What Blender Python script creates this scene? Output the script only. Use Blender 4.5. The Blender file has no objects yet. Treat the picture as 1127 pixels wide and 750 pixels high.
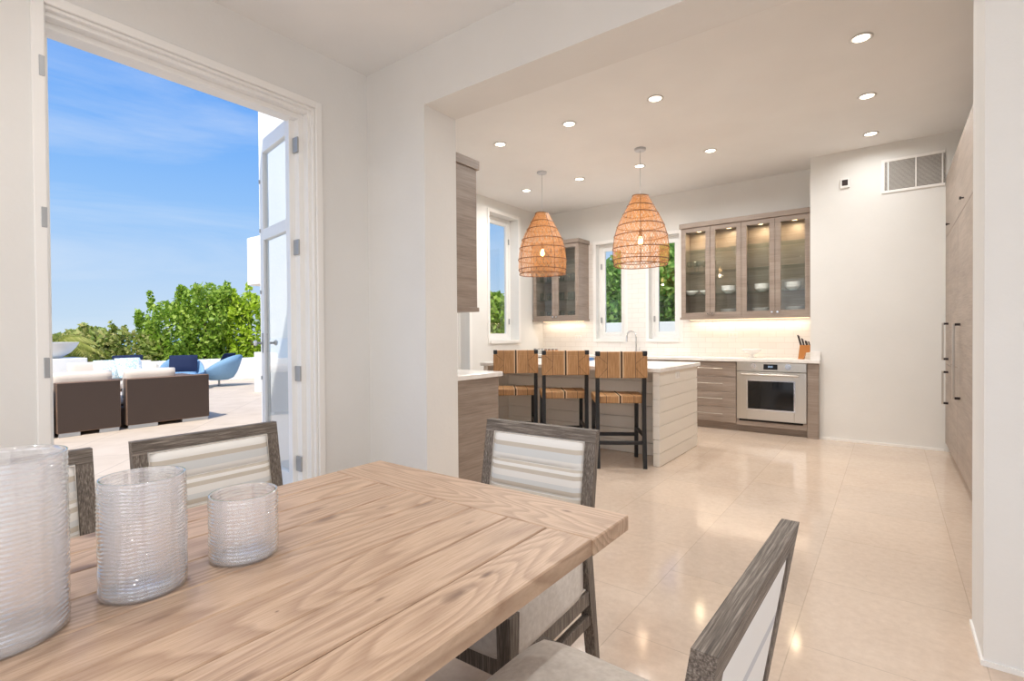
import bpy, bmesh, math, random
import numpy as np
from mathutils import Vector, Matrix, Euler
random.seed(7)
rng = np.random.default_rng(11)
C = bpy.context.scene.collection
sc = bpy.context.scene
PI = math.pi
R = math.radians

# ------------------------------------------------------------------ materials
def lin(c):
    if isinstance(c, str):
        c = c.lstrip('#'); c = [int(c[i:i+2], 16) / 255 for i in (0, 2, 4)]
    else:
        c = [v / 255 for v in c]
    return tuple((v / 12.92 if v <= .04045 else ((v + .055) / 1.055) ** 2.4) for v in c) + (1.0,)

class NT:
    def __init__(s, name):
        s.m = bpy.data.materials.new(name); s.m.use_nodes = True
        s.t = s.m.node_tree; s.n = s.t.nodes; s.b = s.n['Principled BSDF']; s.out = s.n['Material Output']
    def new(s, typ, **kw):
        n = s.n.new(typ)
        for k, v in kw.items():
            if k.startswith('i_'):
                key = k[2:].replace('_', ' ')
                n.inputs[key].default_value = v
            else: setattr(n, k, v)
        return n
    def l(s, a, b): s.t.links.new(a, b); return s
    def coord(s, scale=(1, 1, 1), rot=(0, 0, 0), loc=(0, 0, 0), src='Object'):
        if src == 'World': tc = s.new('ShaderNodeNewGeometry'); o = tc.outputs['Position']
        else: tc = s.new('ShaderNodeTexCoord'); o = tc.outputs[src]
        mp = s.new('ShaderNodeMapping'); mp.inputs['Scale'].default_value = scale
        mp.inputs['Rotation'].default_value = rot; mp.inputs['Location'].default_value = loc
        s.l(o, mp.inputs['Vector']); return mp.outputs['Vector']
    def noise(s, vec, scale=5, detail=4, rough=.5, dist=0):
        n = s.new('ShaderNodeTexNoise'); n.inputs['Scale'].default_value = scale; n.inputs['Detail'].default_value = detail
        n.inputs['Roughness'].default_value = rough; n.inputs['Distortion'].default_value = dist
        if vec is not None: s.l(vec, n.inputs['Vector'])
        return n.outputs['Fac']
    def ramp(s, fac, stops, interp='LINEAR'):
        r = s.new('ShaderNodeValToRGB'); e = r.color_ramp.elements; r.color_ramp.interpolation = interp
        while len(e) > 1: e.remove(e[-1])
        e[0].position = stops[0][0]; e[0].color = stops[0][1]
        for p, c in stops[1:]:
            x = e.new(p); x.color = c
        s.l(fac, r.inputs['Fac']); return r.outputs['Color']
    def mix(s, fac, a, b, mode='MIX'):
        n = s.new('ShaderNodeMix', data_type='RGBA', blend_type=mode)
        for v, k in ((fac, 0), (a, 6), (b, 7)):
            if hasattr(v, 'is_output'): s.l(v, n.inputs[k])
            else: n.inputs[k].default_value = v
        return n.outputs[2]
    def math(s, op, a, b=0.0):
        n = s.new('ShaderNodeMath', operation=op)
        for v, k in ((a, 0), (b, 1)):
            if hasattr(v, 'is_output'): s.l(v, n.inputs[k])
            else: n.inputs[k].default_value = v
        return n.outputs[0]
    def bump(s, h, strength=.2, dist=.01):
        b = s.new('ShaderNodeBump'); b.inputs['Strength'].default_value = strength; b.inputs['Distance'].default_value = dist
        s.l(h, b.inputs['Height']); s.l(b.outputs['Normal'], s.b.inputs['Normal']); return s
    def col(s, c):
        if hasattr(c, 'is_output'): s.l(c, s.b.inputs['Base Color'])
        else: s.b.inputs['Base Color'].default_value = c
        return s
    def set(s, **kw):
        for k, v in kw.items(): s.b.inputs[k.replace('_', ' ')].default_value = v
        return s

M = {}
def simple(name, c, rough=.5, metal=0., **kw):
    n = NT(name); n.col(lin(c)); n.set(Roughness=rough, Metallic=metal, **kw); M[name] = n.m; return n

# painted plaster
def plaster(name, c, bs=.12):
    n = NT(name); v = n.coord(src='World')
    f = n.noise(v, 2.2, 3, .5); n.col(n.ramp(f, [(.3, lin([x - 4 for x in c])), (.7, lin(c))]))
    n.set(Roughness=.75); h = n.noise(v, 35, 4, .6); n.bump(h, bs, .01); M[name] = n.m
plaster('plaster', (234, 233, 230)); plaster('plaster_ceiling', (242, 242, 241), .05)
plaster('stucco', (240, 240, 238), .3); plaster('plaster_kitchen', (234, 234, 231), .1)
simple('white_paint', (244, 243, 240), .35)
simple('white_frame', (243, 243, 241), .3)
simple('shiplap', (239, 234, 225), .45)
simple('black_wood', (24, 23, 24), .4)
simple('dark_gap', (30, 27, 25), .9)
simple('steel', (205, 200, 192), .28, 1.)
simple('chrome', (225, 225, 228), .12, 1.)
simple('hinge_metal', (176, 178, 180), .5, .7)
simple('black_glass', (10, 10, 12), .06)
simple('porcelain', (240, 238, 234), .2)
simple('plastic_white', (240, 240, 238), .4)
simple('knife_handle', (40, 28, 28), .4)
simple('knife_block', (186, 120, 58), .45)
simple('throw_navy', (15, 31, 66), .9)
simple('throw_teal', (40, 110, 130), .9)
simple('cushion_white', (214, 202, 190), .9)
simple('bark', (98, 80, 62), .9)
simple('counter_edge', (240, 236, 230), .2)
simple('display', (14, 18, 26), .1)
def emis(name, c, s):
    n = NT(name); n.col((0, 0, 0, 1)); n.b.inputs['Emission Color'].default_value = lin(c); n.b.inputs['Emission Strength'].default_value = s; M[name] = n.m
emis('lamp_lens', (255, 236, 210), 9.)
emis('bulb_glow', (255, 200, 130), 14.)
emis('led_strip', (255, 214, 170), 3.)
emis('puck_glow', (255, 214, 160), 10.)
emis('digits', (190, 215, 245), 1.2)

# quartz counter
n = NT('quartz'); v = n.coord(src='World'); n.col(n.ramp(n.noise(v, 9, 6, .6), [(.35, lin((236, 232, 226))), (.65, lin((246, 243, 240)))])); n.set(Roughness=.18); M['quartz'] = n.m

# grey brown wood veneer, horizontal grain
n = NT('veneer'); v = n.coord((1.2, 1.2, 34), src='World'); v2 = n.coord((.8, .8, 5), src='World')
a = n.noise(v, 3.2, 8, .65, .4); b_ = n.noise(v2, 2.2, 3, .5)
c1 = n.ramp(a, [(.25, lin((108, 94, 84))), (.5, lin((148, 133, 121))), (.78, lin((178, 164, 152)))])
c2 = n.ramp(b_, [(.3, lin((126, 112, 102))), (.7, lin((172, 158, 146)))])
n.col(n.mix(.4, c1, c2)); n.set(Roughness=.45); n.bump(a, .08, .004); M['veneer'] = n.m

# oak table boards; axis: grain direction
KNOTS = [(-.655, .70, .016, .05, .8), (-.66, .79, .008, .02, .9), (-.875, .465, .004, .006, 1.), (-1.30, .80, .012, .045, .6), (-1.02, .33, .012, .05, .6), (-.76, .60, .006, .014, .7), (-.74, .34, .012, .04, .6), (-1.16, .93, .010, .03, .6), (-.88, .98, .008, .03, .5), (-.72, 1.21, .02, .008, .8), (-1.42, .62, .01, .035, .6)]
def oak(name, along):
    n = NT(name)
    tc = n.new('ShaderNodeTexCoord'); g = n.new('ShaderNodeNewGeometry')
    off = n.new('ShaderNodeVectorMath', operation='SCALE'); off.inputs[0].default_value = (3.1, 17.7, 5.3)
    n.l(g.outputs['Random Per Island'], off.inputs['Scale'])
    add = n.new('ShaderNodeVectorMath', operation='ADD'); n.l(tc.outputs['Object'], add.inputs[0]); n.l(off.outputs[0], add.inputs[1])
    def mp(sx, sl):
        m_ = n.new('ShaderNodeMapping'); m_.inputs['Scale'].default_value = (sx, sl, 4) if along == 'y' else (sl, sx, 4)
        n.l(add.outputs[0], m_.inputs['Vector']); return m_.outputs['Vector']
    fine = n.noise(mp(34, 1.6), 6, 8, .7, .2)
    w = n.new('ShaderNodeTexNoise'); w.inputs['Scale'].default_value = 1.; w.inputs['Detail'].default_value = 1.5; n.l(mp(5.0, .8), w.inputs['Vector'])
    rings = n.math('FRACT', n.math('MULTIPLY', w.outputs['Fac'], 24.))
    ring = n.ramp(rings, [(0, (1, 1, 1, 1)), (.30, (.85, .85, .85, 1)), (.62, (.25, .25, .25, 1)), (.82, (0, 0, 0, 1)), (1, (1, 1, 1, 1))])
    c1 = n.ramp(fine, [(.3, lin((180, 149, 124))), (.5, lin((205, 176, 150))), (.75, lin((222, 196, 172)))])
    c2 = n.mix(n.math('MULTIPLY', ring, .55), lin((158, 118, 92)), c1) if False else n.mix(n.ramp(ring, [(0, (.46, .46, .46, 1)), (1, (0, 0, 0, 1))]), c1, lin((142, 108, 84)))
    vo = n.new('ShaderNodeTexVoronoi'); vo.inputs['Scale'].default_value = 1.; n.l(mp(5.5, 2.4), vo.inputs['Vector'])
    knot = n.ramp(vo.outputs['Distance'], [(0, (1, 1, 1, 1)), (.06, (.8, .8, .8, 1)), (.13, (0, 0, 0, 1))])
    c3 = n.mix(n.math('MULTIPLY', knot, .8), c2, lin((92, 66, 54)))
    geo = n.new('ShaderNodeSeparateXYZ'); n.l(tc.outputs['Object'], geo.inputs[0]); wob = n.noise(mp(7, 5), 3, 3)
    for kx, ky, rx, ry, st in KNOTS:
        if (along == 'y') != (ky < 1.08): continue
        ax = n.math('DIVIDE', n.math('SUBTRACT', geo.outputs['X'], kx + 1.09), rx); ay = n.math('DIVIDE', n.math('SUBTRACT', geo.outputs['Y'], ky), ry)
        dd = n.math('ADD', n.math('SQRT', n.math('ADD', n.math('MULTIPLY', ax, ax), n.math('MULTIPLY', ay, ay))), n.math('MULTIPLY', n.math('SUBTRACT', wob, .5), 1.6))
        kf = n.ramp(dd, [(0, (st, st, st, 1)), (.35, (st * .75, st * .75, st * .75, 1)), (1, (0, 0, 0, 1))])
        c3 = n.mix(kf, c3, lin((112, 84, 66)))
    tint = n.ramp(g.outputs['Random Per Island'], [(0, (.93, .92, .92, 1)), (1, (1.0, .99, .98, 1))])
    n.col(n.mix(1., c3, tint, 'MULTIPLY')); n.set(Roughness=.42)
    h = n.math('ADD', n.math('MULTIPLY', fine, .5), n.math('MULTIPLY', ring, .3)); n.bump(h, .3, .002)
    M[name] = n.m
oak('oak_long', 'y'); oak('oak_cross', 'x')

# brushed grey brown chair wood
n = NT('chair_wood'); tc = n.coord((1, 1, 1)); v = n.coord((140, 140, 4)); v2 = n.coord((4, 140, 140))
g = n.new('ShaderNodeTexCoord'); sx = n.new('ShaderNodeSeparateXYZ'); 
na = n.new('ShaderNodeNewGeometry')
a1 = n.noise(v, 2.2, 5, .7); a2 = n.noise(v2, 2.2, 5, .7)
n.l(tc, sx.inputs[0])
msk = n.ramp(sx.outputs['Z'], [(.835, (0, 0, 0, 1)), (.84, (1, 1, 1, 1))])
a = n.mix(msk, a1, a2)
n.col(n.ramp(a, [(.32, lin((62, 54, 48))), (.5, lin((112, 102, 93))), (.66, lin((162, 152, 142)))])); n.set(Roughness=.6); n.bump(a, .5, .003); M['chair_wood'] = n.m

# fabrics
def weave_bump(n, s=420, st=.25):
    v = n.coord((s, s, s)); h = n.noise(v, 1, 2, .6); n.bump(h, st, .002)
n = NT('seat_fabric'); v = n.coord((1, 1, 1)); n.col(n.ramp(n.noise(v, 60, 3), [(.3, lin((212, 204, 195))), (.7, lin((230, 223, 215)))])); n.set(Roughness=.95, Sheen_Weight=.2); weave_bump(n); M['seat_fabric'] = n.m
n = NT('stripe_fabric'); g = n.new('ShaderNodeTexCoord'); sx = n.new('ShaderNodeSeparateXYZ'); n.l(g.outputs['Object'], sx.inputs[0])
f = n.math('DIVIDE', n.math('SUBTRACT', sx.outputs['Z'], .47), .40)
W_, B_, G_ = lin((238, 236, 232)), lin((206, 197, 184)), lin((220, 222, 222))
seq = [(0, W_), (.06, B_), (.10, W_), (.15, G_), (.25, B_), (.30, W_), (.35, B_), (.385, W_), (.41, B_), (.45, G_), (.5, W_), (.56, B_), (.60, W_), (.63, B_), (.655, W_), (.72, G_), (.80, B_), (.84, W_), (.93, B_), (.95, W_)]
n.col(n.ramp(f, seq, 'CONSTANT')); n.set(Roughness=.9); weave_bump(n); M['stripe_fabric'] = n.m

n = NT('cover_fabric'); g = n.new('ShaderNodeTexCoord'); sx = n.new('ShaderNodeSeparateXYZ'); n.l(g.outputs['Object'], sx.inputs[0])
n.col(n.ramp(n.math('DIVIDE', n.math('SUBTRACT', sx.outputs['Z'], .5), .35), [(0, W_), (.2, G_), (.28, W_), (.6, lin((204, 204, 206))), (.67, W_)], 'CONSTANT')); n.set(Roughness=.9); weave_bump(n); M['cover_fabric'] = n.m
# woven leather / cord of the stools
n = NT('cord_tan'); v = n.coord((1, 1, 1)); s2 = n.coord((150, 6, 6))
n.col(n.ramp(n.noise(s2, 1.5, 4, .6), [(.3, lin((160, 116, 72))), (.55, lin((192, 146, 98))), (.75, lin((214, 172, 126)))])); n.set(Roughness=.5); n.bump(n.noise(s2, 1.5, 2), .4, .002); M['cord_tan'] = n.m
simple('cord_black', (32, 27, 24), .6); simple('cord_cream', (226, 198, 164), .6)
# rattan
n = NT('rattan'); v = n.coord((1, 1, 1)); n.col(n.ramp(n.noise(v, 40, 3), [(.3, lin((176, 124, 76))), (.7, lin((214, 164, 112)))])); n.set(Roughness=.6)
tr = n.new('ShaderNodeBsdfTranslucent'); tr.inputs['Color'].default_value = lin((222, 160, 98)); mx = n.new('ShaderNodeMixShader'); mx.inputs[0].default_value = .3
n.l(n.b.outputs[0], mx.inputs[1]); n.l(tr.outputs[0], mx.inputs[2]); n.l(mx.outputs[0], n.out.inputs[0]); M['rattan'] = n.m
simple('rattan_dark', (120, 76, 44), .6); simple('cord_grey', (176, 176, 176), .5); simple('canopy_grey', (208, 212, 218), .4)

# wicker
n = NT('wicker'); v = n.coord((1, 1, 1)); ck = n.new('ShaderNodeTexBrick'); 
mp = n.coord((1, 1, 1), rot=(R(90), 0, R(90)))
n.l(mp, ck.inputs['Vector']); ck.inputs['Scale'].default_value = 1; ck.inputs['Brick Width'].default_value = .03; ck.inputs['Row Height'].default_value = .012; ck.inputs['Mortar Size'].default_value = .002
ck.inputs['Color1'].default_value = lin((142, 114, 94)); ck.inputs['Color2'].default_value = lin((112, 89, 74)); ck.inputs['Mortar'].default_value = lin((62, 48, 40))
n.col(ck.outputs['Color']); n.set(Roughness=.55); n.bump(ck.outputs['Fac'], -.4, .004); M['wicker'] = n.m
n = NT('blue_mesh'); v = n.coord((1, 1, 1)); n.col(n.ramp(n.noise(v, 90, 2), [(.3, lin((108, 148, 184))), (.7, lin((136, 174, 206)))])); n.set(Roughness=.7); M['blue_mesh'] = n.m
n = NT('pillow_print'); v = n.coord((1, 1, 1)); n.col(n.ramp(n.noise(v, 11, 2, .5, 1.5), [(.4, lin((238, 240, 240))), (.5, lin((150, 196, 214))), (.58, lin((236, 238, 238)))])); n.set(Roughness=.9); M['pillow_print'] = n.m
n = NT('pillow_beige'); v = n.coord((1, 1, 1)); n.col(n.ramp(n.noise(v, 9, 2, .5, 1.5), [(.4, lin((240, 236, 228))), (.52, lin((206, 196, 178))), (.6, lin((240, 236, 228)))])); n.set(Roughness=.9); M['pillow_beige'] = n.m

# floor: polished travertine tiles
n = NT('floor_tile'); v = n.coord((1, 1, 1), rot=(0, 0, R(90)), loc=(.32, .93 - .61 * 2, 0), src='World')
br = n.new('ShaderNodeTexBrick'); n.l(v, br.inputs['Vector']); br.inputs['Scale'].default_value = 1; br.inputs['Brick Width'].default_value = .66; br.inputs['Row Height'].default_value = .61
br.inputs['Mortar Size'].default_value = .0022; br.inputs['Mortar Smooth'].default_value = .2; br.offset = .5
br.inputs['Color1'].default_value = (.96, .96, .96, 1); br.inputs['Color2'].default_value = (1.03, 1.02, 1.0, 1); br.inputs['Mortar'].default_value = (.82, .80, .77, 1)
v3 = n.coord(src='World'); big = n.noise(v3, 1.6, 5, .6, .6); fi = n.noise(v3, 26, 6, .7)
c = n.mix(.5, n.ramp(big, [(.3, lin((205, 184, 166))), (.7, lin((224, 206, 189)))]), n.ramp(fi, [(.3, lin((203, 182, 164))), (.7, lin((228, 210, 193)))]))
spk = n.new('ShaderNodeTexVoronoi'); spk.inputs['Scale'].default_value = 9; n.l(v3, spk.inputs['Vector'])
c = n.mix(n.ramp(spk.outputs['Distance'], [(0, (.5, .5, .5, 1)), (.05, (0, 0, 0, 1))]), c, lin((150, 122, 98)))
n.col(n.mix(1., c, br.outputs['Color'], 'MULTIPLY'))
n.l(n.ramp(big, [(.3, (.08, .08, .08, 1)), (.7, (.14, .14, .14, 1))]), n.b.inputs['Roughness']); n.bump(br.outputs['Fac'], -.15, .002); M['floor_tile'] = n.m
n = NT('terrace_tile'); v = n.coord((1, 1, 1), rot=(0, 0, R(40)), src='World')
br = n.new('ShaderNodeTexBrick'); n.l(v, br.inputs['Vector']); br.inputs['Scale'].default_value = 1; br.inputs['Brick Width'].default_value = .9; br.inputs['Row Height'].default_value = .9; br.offset = 0
br.inputs['Mortar Size'].default_value = .006; br.inputs['Color1'].default_value = lin((212, 194, 174)); br.inputs['Color2'].default_value = lin((204, 186, 166)); br.inputs['Mortar'].default_value = lin((170, 152, 134))
n.col(n.mix(.35, br.outputs['Color'], n.ramp(n.noise(v, 3, 6, .6), [(.3, lin((190, 170, 148))), (.7, lin((222, 206, 188)))]))); n.set(Roughness=.7); M['terrace_tile'] = n.m
# backsplash subway tile
n = NT('subway'); v = n.coord((1, 1, 1), rot=(R(90), 0, 0), src='World')
br = n.new('ShaderNodeTexBrick'); n.l(v, br.inputs['Vector']); br.inputs['Scale'].default_value = 1; br.inputs['Brick Width'].default_value = .2; br.inputs['Row Height'].default_value = .075
br.inputs['Mortar Size'].default_value = .0025; br.inputs['Color1'].default_value = lin((244, 240, 235)); br.inputs['Color2'].default_value = lin((240, 236, 231)); br.inputs['Mortar'].default_value = lin((226, 220, 214))
n.col(br.outputs['Color']); n.set(Roughness=.2); n.bump(br.outputs['Fac'], -.25, .002); M['subway'] = n.m

# clear flat glass (thin)
def clear(name, tint=(1, 1, 1, 1), base=.04, rough=.0, ior=1.5):
    n = NT(name); n.n.remove(n.b)
    t = n.new('ShaderNodeBsdfTransparent'); t.inputs[0].default_value = tint
    g = n.new('ShaderNodeBsdfGlossy'); g.inputs['Roughness'].default_value = rough
    fr = n.new('ShaderNodeFresnel'); fr.inputs['IOR'].default_value = ior
    gm = n.new('ShaderNodeNewGeometry')
    f = n.math('MULTIPLY', n.math('MINIMUM', n.math('MULTIPLY', fr.outputs[0], 1.6), 1.0), n.math('SUBTRACT', 1.0, gm.outputs['Backfacing']))
    mx = n.new('ShaderNodeMixShader'); n.l(f, mx.inputs[0]); n.l(t.outputs[0], mx.inputs[1]); n.l(g.outputs[0], mx.inputs[2]); n.l(mx.outputs[0], n.out.inputs[0]); M[name] = n.m
clear('pane_glass', (.97, .985, .98, 1)); clear('shelf_glass', (.86, .93, .92, 1)); clear('tumbler_glass', (.9, .93, .93, 1))
# ribbed vase glass: part clear, part refracting, part bright sheen
n = NT('vase_glass'); n.n.remove(n.b)
t = n.new('ShaderNodeBsdfTransparent'); t.inputs[0].default_value = (1, 1, 1, 1)
gl = n.new('ShaderNodeBsdfGlass'); gl.inputs['IOR'].default_value = 1.4; gl.inputs['Roughness'].default_value = .03; gl.inputs['Color'].default_value = (1, 1, 1, 1)
df = n.new('ShaderNodeBsdfDiffuse'); df.inputs[0].default_value = (.92, .94, 1, 1); tl = n.new('ShaderNodeBsdfTranslucent'); tl.inputs[0].default_value = (.92, .94, 1, 1); ms = n.new('ShaderNodeAddShader'); n.l(df.outputs[0], ms.inputs[0]); n.l(tl.outputs[0], ms.inputs[1])
go = n.new('ShaderNodeBsdfGlossy'); go.inputs['Roughness'].default_value = .12
fr = n.new('ShaderNodeFresnel'); fr.inputs['IOR'].default_value = 1.6
m0 = n.new('ShaderNodeMixShader'); m0.inputs[0].default_value = .42; n.l(t.outputs[0], m0.inputs[1]); n.l(gl.outputs[0], m0.inputs[2])
m1 = n.new('ShaderNodeMixShader'); m1.inputs[0].default_value = .13; n.l(m0.outputs[0], m1.inputs[1]); n.l(ms.outputs[0], m1.inputs[2])
m2 = n.new('ShaderNodeMixShader'); gm = n.new('ShaderNodeNewGeometry'); n.l(n.math('MULTIPLY', n.math('MINIMUM', n.math('MULTIPLY', fr.outputs[0], 2.8), 1.0), n.math('SUBTRACT', 1.0, gm.outputs['Backfacing'])), m2.inputs[0]); n.l(m1.outputs[0], m2.inputs[1]); n.l(go.outputs[0], m2.inputs[2]); n.l(m2.outputs[0], n.out.inputs[0]); M['vase_glass'] = n.m

# leaves
def leaf_mat(name, c1, c2, c3):
    n = NT(name); g = n.new('ShaderNodeNewGeometry')
    c = n.ramp(g.outputs['Random Per Island'], [(0, lin(c1)), (.5, lin(c2)), (1, lin(c3))]); n.col(c); n.set(Roughness=.5)
    tr = n.new('ShaderNodeBsdfTranslucent'); n.l(c, tr.inputs['Color']); mx = n.new('ShaderNodeMixShader'); mx.inputs[0].default_value = .4
    n.l(n.b.outputs[0], mx.inputs[1]); n.l(tr.outputs[0], mx.inputs[2]); n.l(mx.outputs[0], n.out.inputs[0]); M[name] = n.m
leaf_mat('leaf_bright', (150, 180, 40), (180, 206, 54), (208, 224, 90))
leaf_mat('leaf_green', (112, 146, 44), (146, 178, 60), (184, 204, 92))
leaf_mat('leaf_sea', (124, 146, 64), (158, 170, 84), (200, 192, 124))
leaf_mat('leaf_dark', (90, 136, 54), (126, 172, 72), (176, 208, 110))
leaf_mat('leaf_palm', (120, 130, 50), (160, 164, 74), (196, 190, 110))
n = NT('sea'); v = n.coord((.02, .2, 1), src='World'); n.col(lin((120, 170, 205))); n.set(Roughness=.25); n.bump(n.noise(v, 1, 4), .4, 1.); M['sea'] = n.m
simple('hillside', (110, 122, 70), .95)

# ------------------------------------------------------------------ mesh helpers
class MB:
    def __init__(s): s.bm = bmesh.new()
    def _new(s, fn, mat=None):
        k = len(s.bm.verts); fn(); s.bm.verts.ensure_lookup_table()
        vs = s.bm.verts[k:]
        if mat is not None:
            for v in vs: v.co = mat @ v.co
        return s
    def box(s, lo, hi, bev=0., seg=1, mat=None):
        lo, hi = [min(a, b) for a, b in zip(lo, hi)], [max(a, b) for a, b in zip(lo, hi)]
        t = bmesh.new(); bmesh.ops.create_cube(t, size=1)
        for v in t.verts: v.co = Vector([lo[i] + (v.co[i] + .5) * (hi[i] - lo[i]) for i in range(3)])
        if bev > 0: bmesh.ops.bevel(t, geom=list(t.edges), offset=bev, segments=seg, profile=.5, affect='EDGES', clamp_overlap=True)
        s.add(t, mat); return s
    def add(s, t, mat=None):
        if mat is not None: bmesh.ops.transform(t, matrix=mat, verts=t.verts)
        me = bpy.data.meshes.new('tmp'); t.to_mesh(me); t.free(); s.bm.from_mesh(me); bpy.data.meshes.remove(me); return s
    def obox(s, p0, p1, w, h, bev=0., up=(0, 0, 1)):
        """box whose length runs p0->p1, width w (sideways) and height h"""
        p0, p1 = Vector(p0), Vector(p1); d = p1 - p0; L = d.length; d.normalize(); u = Vector(up)
        sd = d.cross(u)
        if sd.length < 1e-4: sd = d.cross(Vector((0, 1, 0)))
        sd.normalize(); u = sd.cross(d)
        m = Matrix((sd, d, u)).transposed().to_4x4(); m.translation = p0
        return s.box((-w / 2, 0, -h / 2), (w / 2, L, h / 2), bev, 1, m)
    def cyl(s, p0, p1, r0, r1=None, n=16, cap=True):
        p0, p1 = Vector(p0), Vector(p1); d = p1 - p0; L = d.length
        t = bmesh.new(); bmesh.ops.create_cone(t, cap_ends=cap, segments=n, radius1=r0, radius2=r0 if r1 is None else r1, depth=L)
        m = Matrix.Translation((p0 + p1) / 2) @ d.to_track_quat('Z', 'Y').to_matrix().to_4x4()
        return s.add(t, m)
    def tube(s, pts, r, n=8, closed=False):
        pts = [Vector(p) for p in pts]; K = len(pts); rings = []
        for i, p in enumerate(pts):
            if closed: d = pts[(i + 1) % K] - pts[i - 1]
            else: d = pts[min(i + 1, K - 1)] - pts[max(i - 1, 0)]
            d.normalize(); a = d.cross(Vector((0, 0, 1)))
            if a.length < 1e-3: a = d.cross(Vector((0, 1, 0)))
            a.normalize(); b = a.cross(d); rr = r[i] if isinstance(r, (list, tuple)) else r
            rings.append([s.bm.verts.new(p + a * math.cos(2 * PI * k / n) * rr + b * math.sin(2 * PI * k / n) * rr) for k in range(n)])
        for i in range(K if closed else K - 1):
            A, B = rings[i], rings[(i + 1) % K]
            for k in range(n): s.bm.faces.new((A[k], A[(k + 1) % n], B[(k + 1) % n], B[k]))
        if not closed: s.bm.faces.new(list(reversed(rings[0]))); s.bm.faces.new(rings[-1])
        return s
    def lathe(s, prof, c=(0, 0, 0), n=32, fn=None):
        """prof: list of (r, z); closed at r=0"""
        rings = []
        for r, z in prof:
            if r < 1e-6: rings.append([s.bm.verts.new((c[0], c[1], c[2] + z))]); continue
            rings.append([s.bm.verts.new((c[0] + (r + (fn(2 * PI * k / n, z) if fn else 0)) * math.cos(2 * PI * k / n), c[1] + (r + (fn(2 * PI * k / n, z) if fn else 0)) * math.sin(2 * PI * k / n), c[2] + z)) for k in range(n)])
        for A, B in zip(rings, rings[1:]):
            for k in range(n):
                k2 = (k + 1) % n
                if len(A) == 1 and len(B) == 1: break
                if len(A) == 1: s.bm.faces.new((A[0], B[k2], B[k]))
                elif len(B) == 1: s.bm.faces.new((A[k], A[k2], B[0]))
                else: s.bm.faces.new((A[k], A[k2], B[k2], B[k]))
        return s
    def prism(s, poly, axis, a, b):
        def P(u, v, w): return {'x': (w, u, v), 'y': (u, w, v), 'z': (u, v, w)}[axis]
        A = [s.bm.verts.new(P(u, v, a)) for u, v in poly]; B = [s.bm.verts.new(P(u, v, b)) for u, v in poly]; n = len(poly)
        s.bm.faces.new(A); s.bm.faces.new(list(reversed(B)))
        for k in range(n): s.bm.faces.new((A[k], B[k], B[(k + 1) % n], A[(k + 1) % n]))
        return s
    def sweep_sections(s, secs):
        """secs: list of loops of equal length; skin them and cap"""
        rings = [[s.bm.verts.new(p) for p in L] for L in secs]; n = len(secs[0])
        for A, B in zip(rings, rings[1:]):
            for k in range(n): s.bm.faces.new((A[k], A[(k + 1) % n], B[(k + 1) % n], B[k]))
        s.bm.faces.new(list(reversed(rings[0]))); s.bm.faces.new(rings[-1]); return s
    def build(s, name, mat, parent=None, smooth=False, loc=None, weld=False, **props):
        if weld: bmesh.ops.remove_doubles(s.bm, verts=s.bm.verts, dist=1e-5)
        bmesh.ops.recalc_face_normals(s.bm, faces=s.bm.faces)
        me = bpy.data.meshes.new(name); s.bm.to_mesh(me); s.bm.free()
        mats = mat if isinstance(mat, (list, tuple)) else [mat]
        for m_ in mats: me.materials.append(M[m_] if isinstance(m_, str) else m_)
        if smooth:
            for p in me.polygons: p.use_smooth = True
        o = bpy.data.objects.new(name, me); C.objects.link(o)
        if parent is not None: o.parent = parent
        if loc: o.location = loc
        for k, v in props.items(): o[k] = v
        return o

def auto_smooth(o, ang=40):
    me = o.data
    for p in me.polygons: p.use_smooth = True
    me.set_sharp_from_angle(angle=R(ang)); return o
def tag(o, label, cat, group=None, kind=None):
    o['label'] = label; o['category'] = cat
    if group: o['group'] = group
    if kind: o['kind'] = kind
    return o
def empty(name, loc=(0, 0, 0), rz=0.):
    o = bpy.data.objects.new(name, None); C.objects.link(o); o.location = loc; o.rotation_euler = (0, 0, rz); o.empty_display_size = .1; return o
def struct(mb, name, mat, parent=None):
    o = mb.build(name, mat, parent)
    if parent is None: o['kind'] = 'structure'
    return o
def sroot(name, loc=(0, 0, 0)):
    o = empty(name, loc); o['kind'] = 'structure'; return o
def dup(o, loc=None, rz=None, label=None, parent=None):
    c = o.copy(); C.objects.link(c)
    if parent is not None: c.parent = parent
    if loc is not None: c.location = loc
    if rz is not None: c.rotation_euler = (0, 0, rz)
    if label: c['label'] = label
    for ch in [x for x in bpy.data.objects if x.parent == o]: dup(ch, parent=c)
    return c
def from_np(name, V, F, mat, parent=None, smooth=False):
    me = bpy.data.meshes.new(name); me.from_pydata(V.tolist() if hasattr(V, 'tolist') else V, [], F.tolist() if hasattr(F, 'tolist') else F)
    me.materials.append(M[mat]); o = bpy.data.objects.new(name, me); C.objects.link(o); o.parent = parent
    if smooth:
        for p in me.polygons: p.use_smooth = True
    return o
def cushion(mb, c, size, puff=.35, mat=None, nx=12, ny=12, bevel=.22):
    """soft pillow: superellipsoid-like block"""
    sx, sy, sz = [v / 2 for v in size]
    t = bmesh.new(); bmesh.ops.create_cube(t, size=2); bmesh.ops.subdivide_edges(t, edges=t.edges, cuts=7, use_grid_fill=True)
    for v in t.verts:
        x, y, z = v.co
        k = (1 - bevel * (1 - (1 - min(1, abs(x)) ** 6) ** .5 if False else 0))
        ex, ey = abs(x) ** 4, abs(y) ** 4
        zz = z * (1 - puff * max(ex, ey) - puff * .3 * (ex * ey))
        rx = 1 - .04 * abs(z) ** 4 - .05 * ey * abs(z) ** 2; ry = 1 - .04 * abs(z) ** 4 - .05 * ex * abs(z) ** 2
        v.co = Vector((x * sx * rx, y * sy * ry, zz * sz))
    m = Matrix.Translation(c) @ (mat if mat is not None else Matrix.Identity(4)); return mb.add(t, m)

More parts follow.
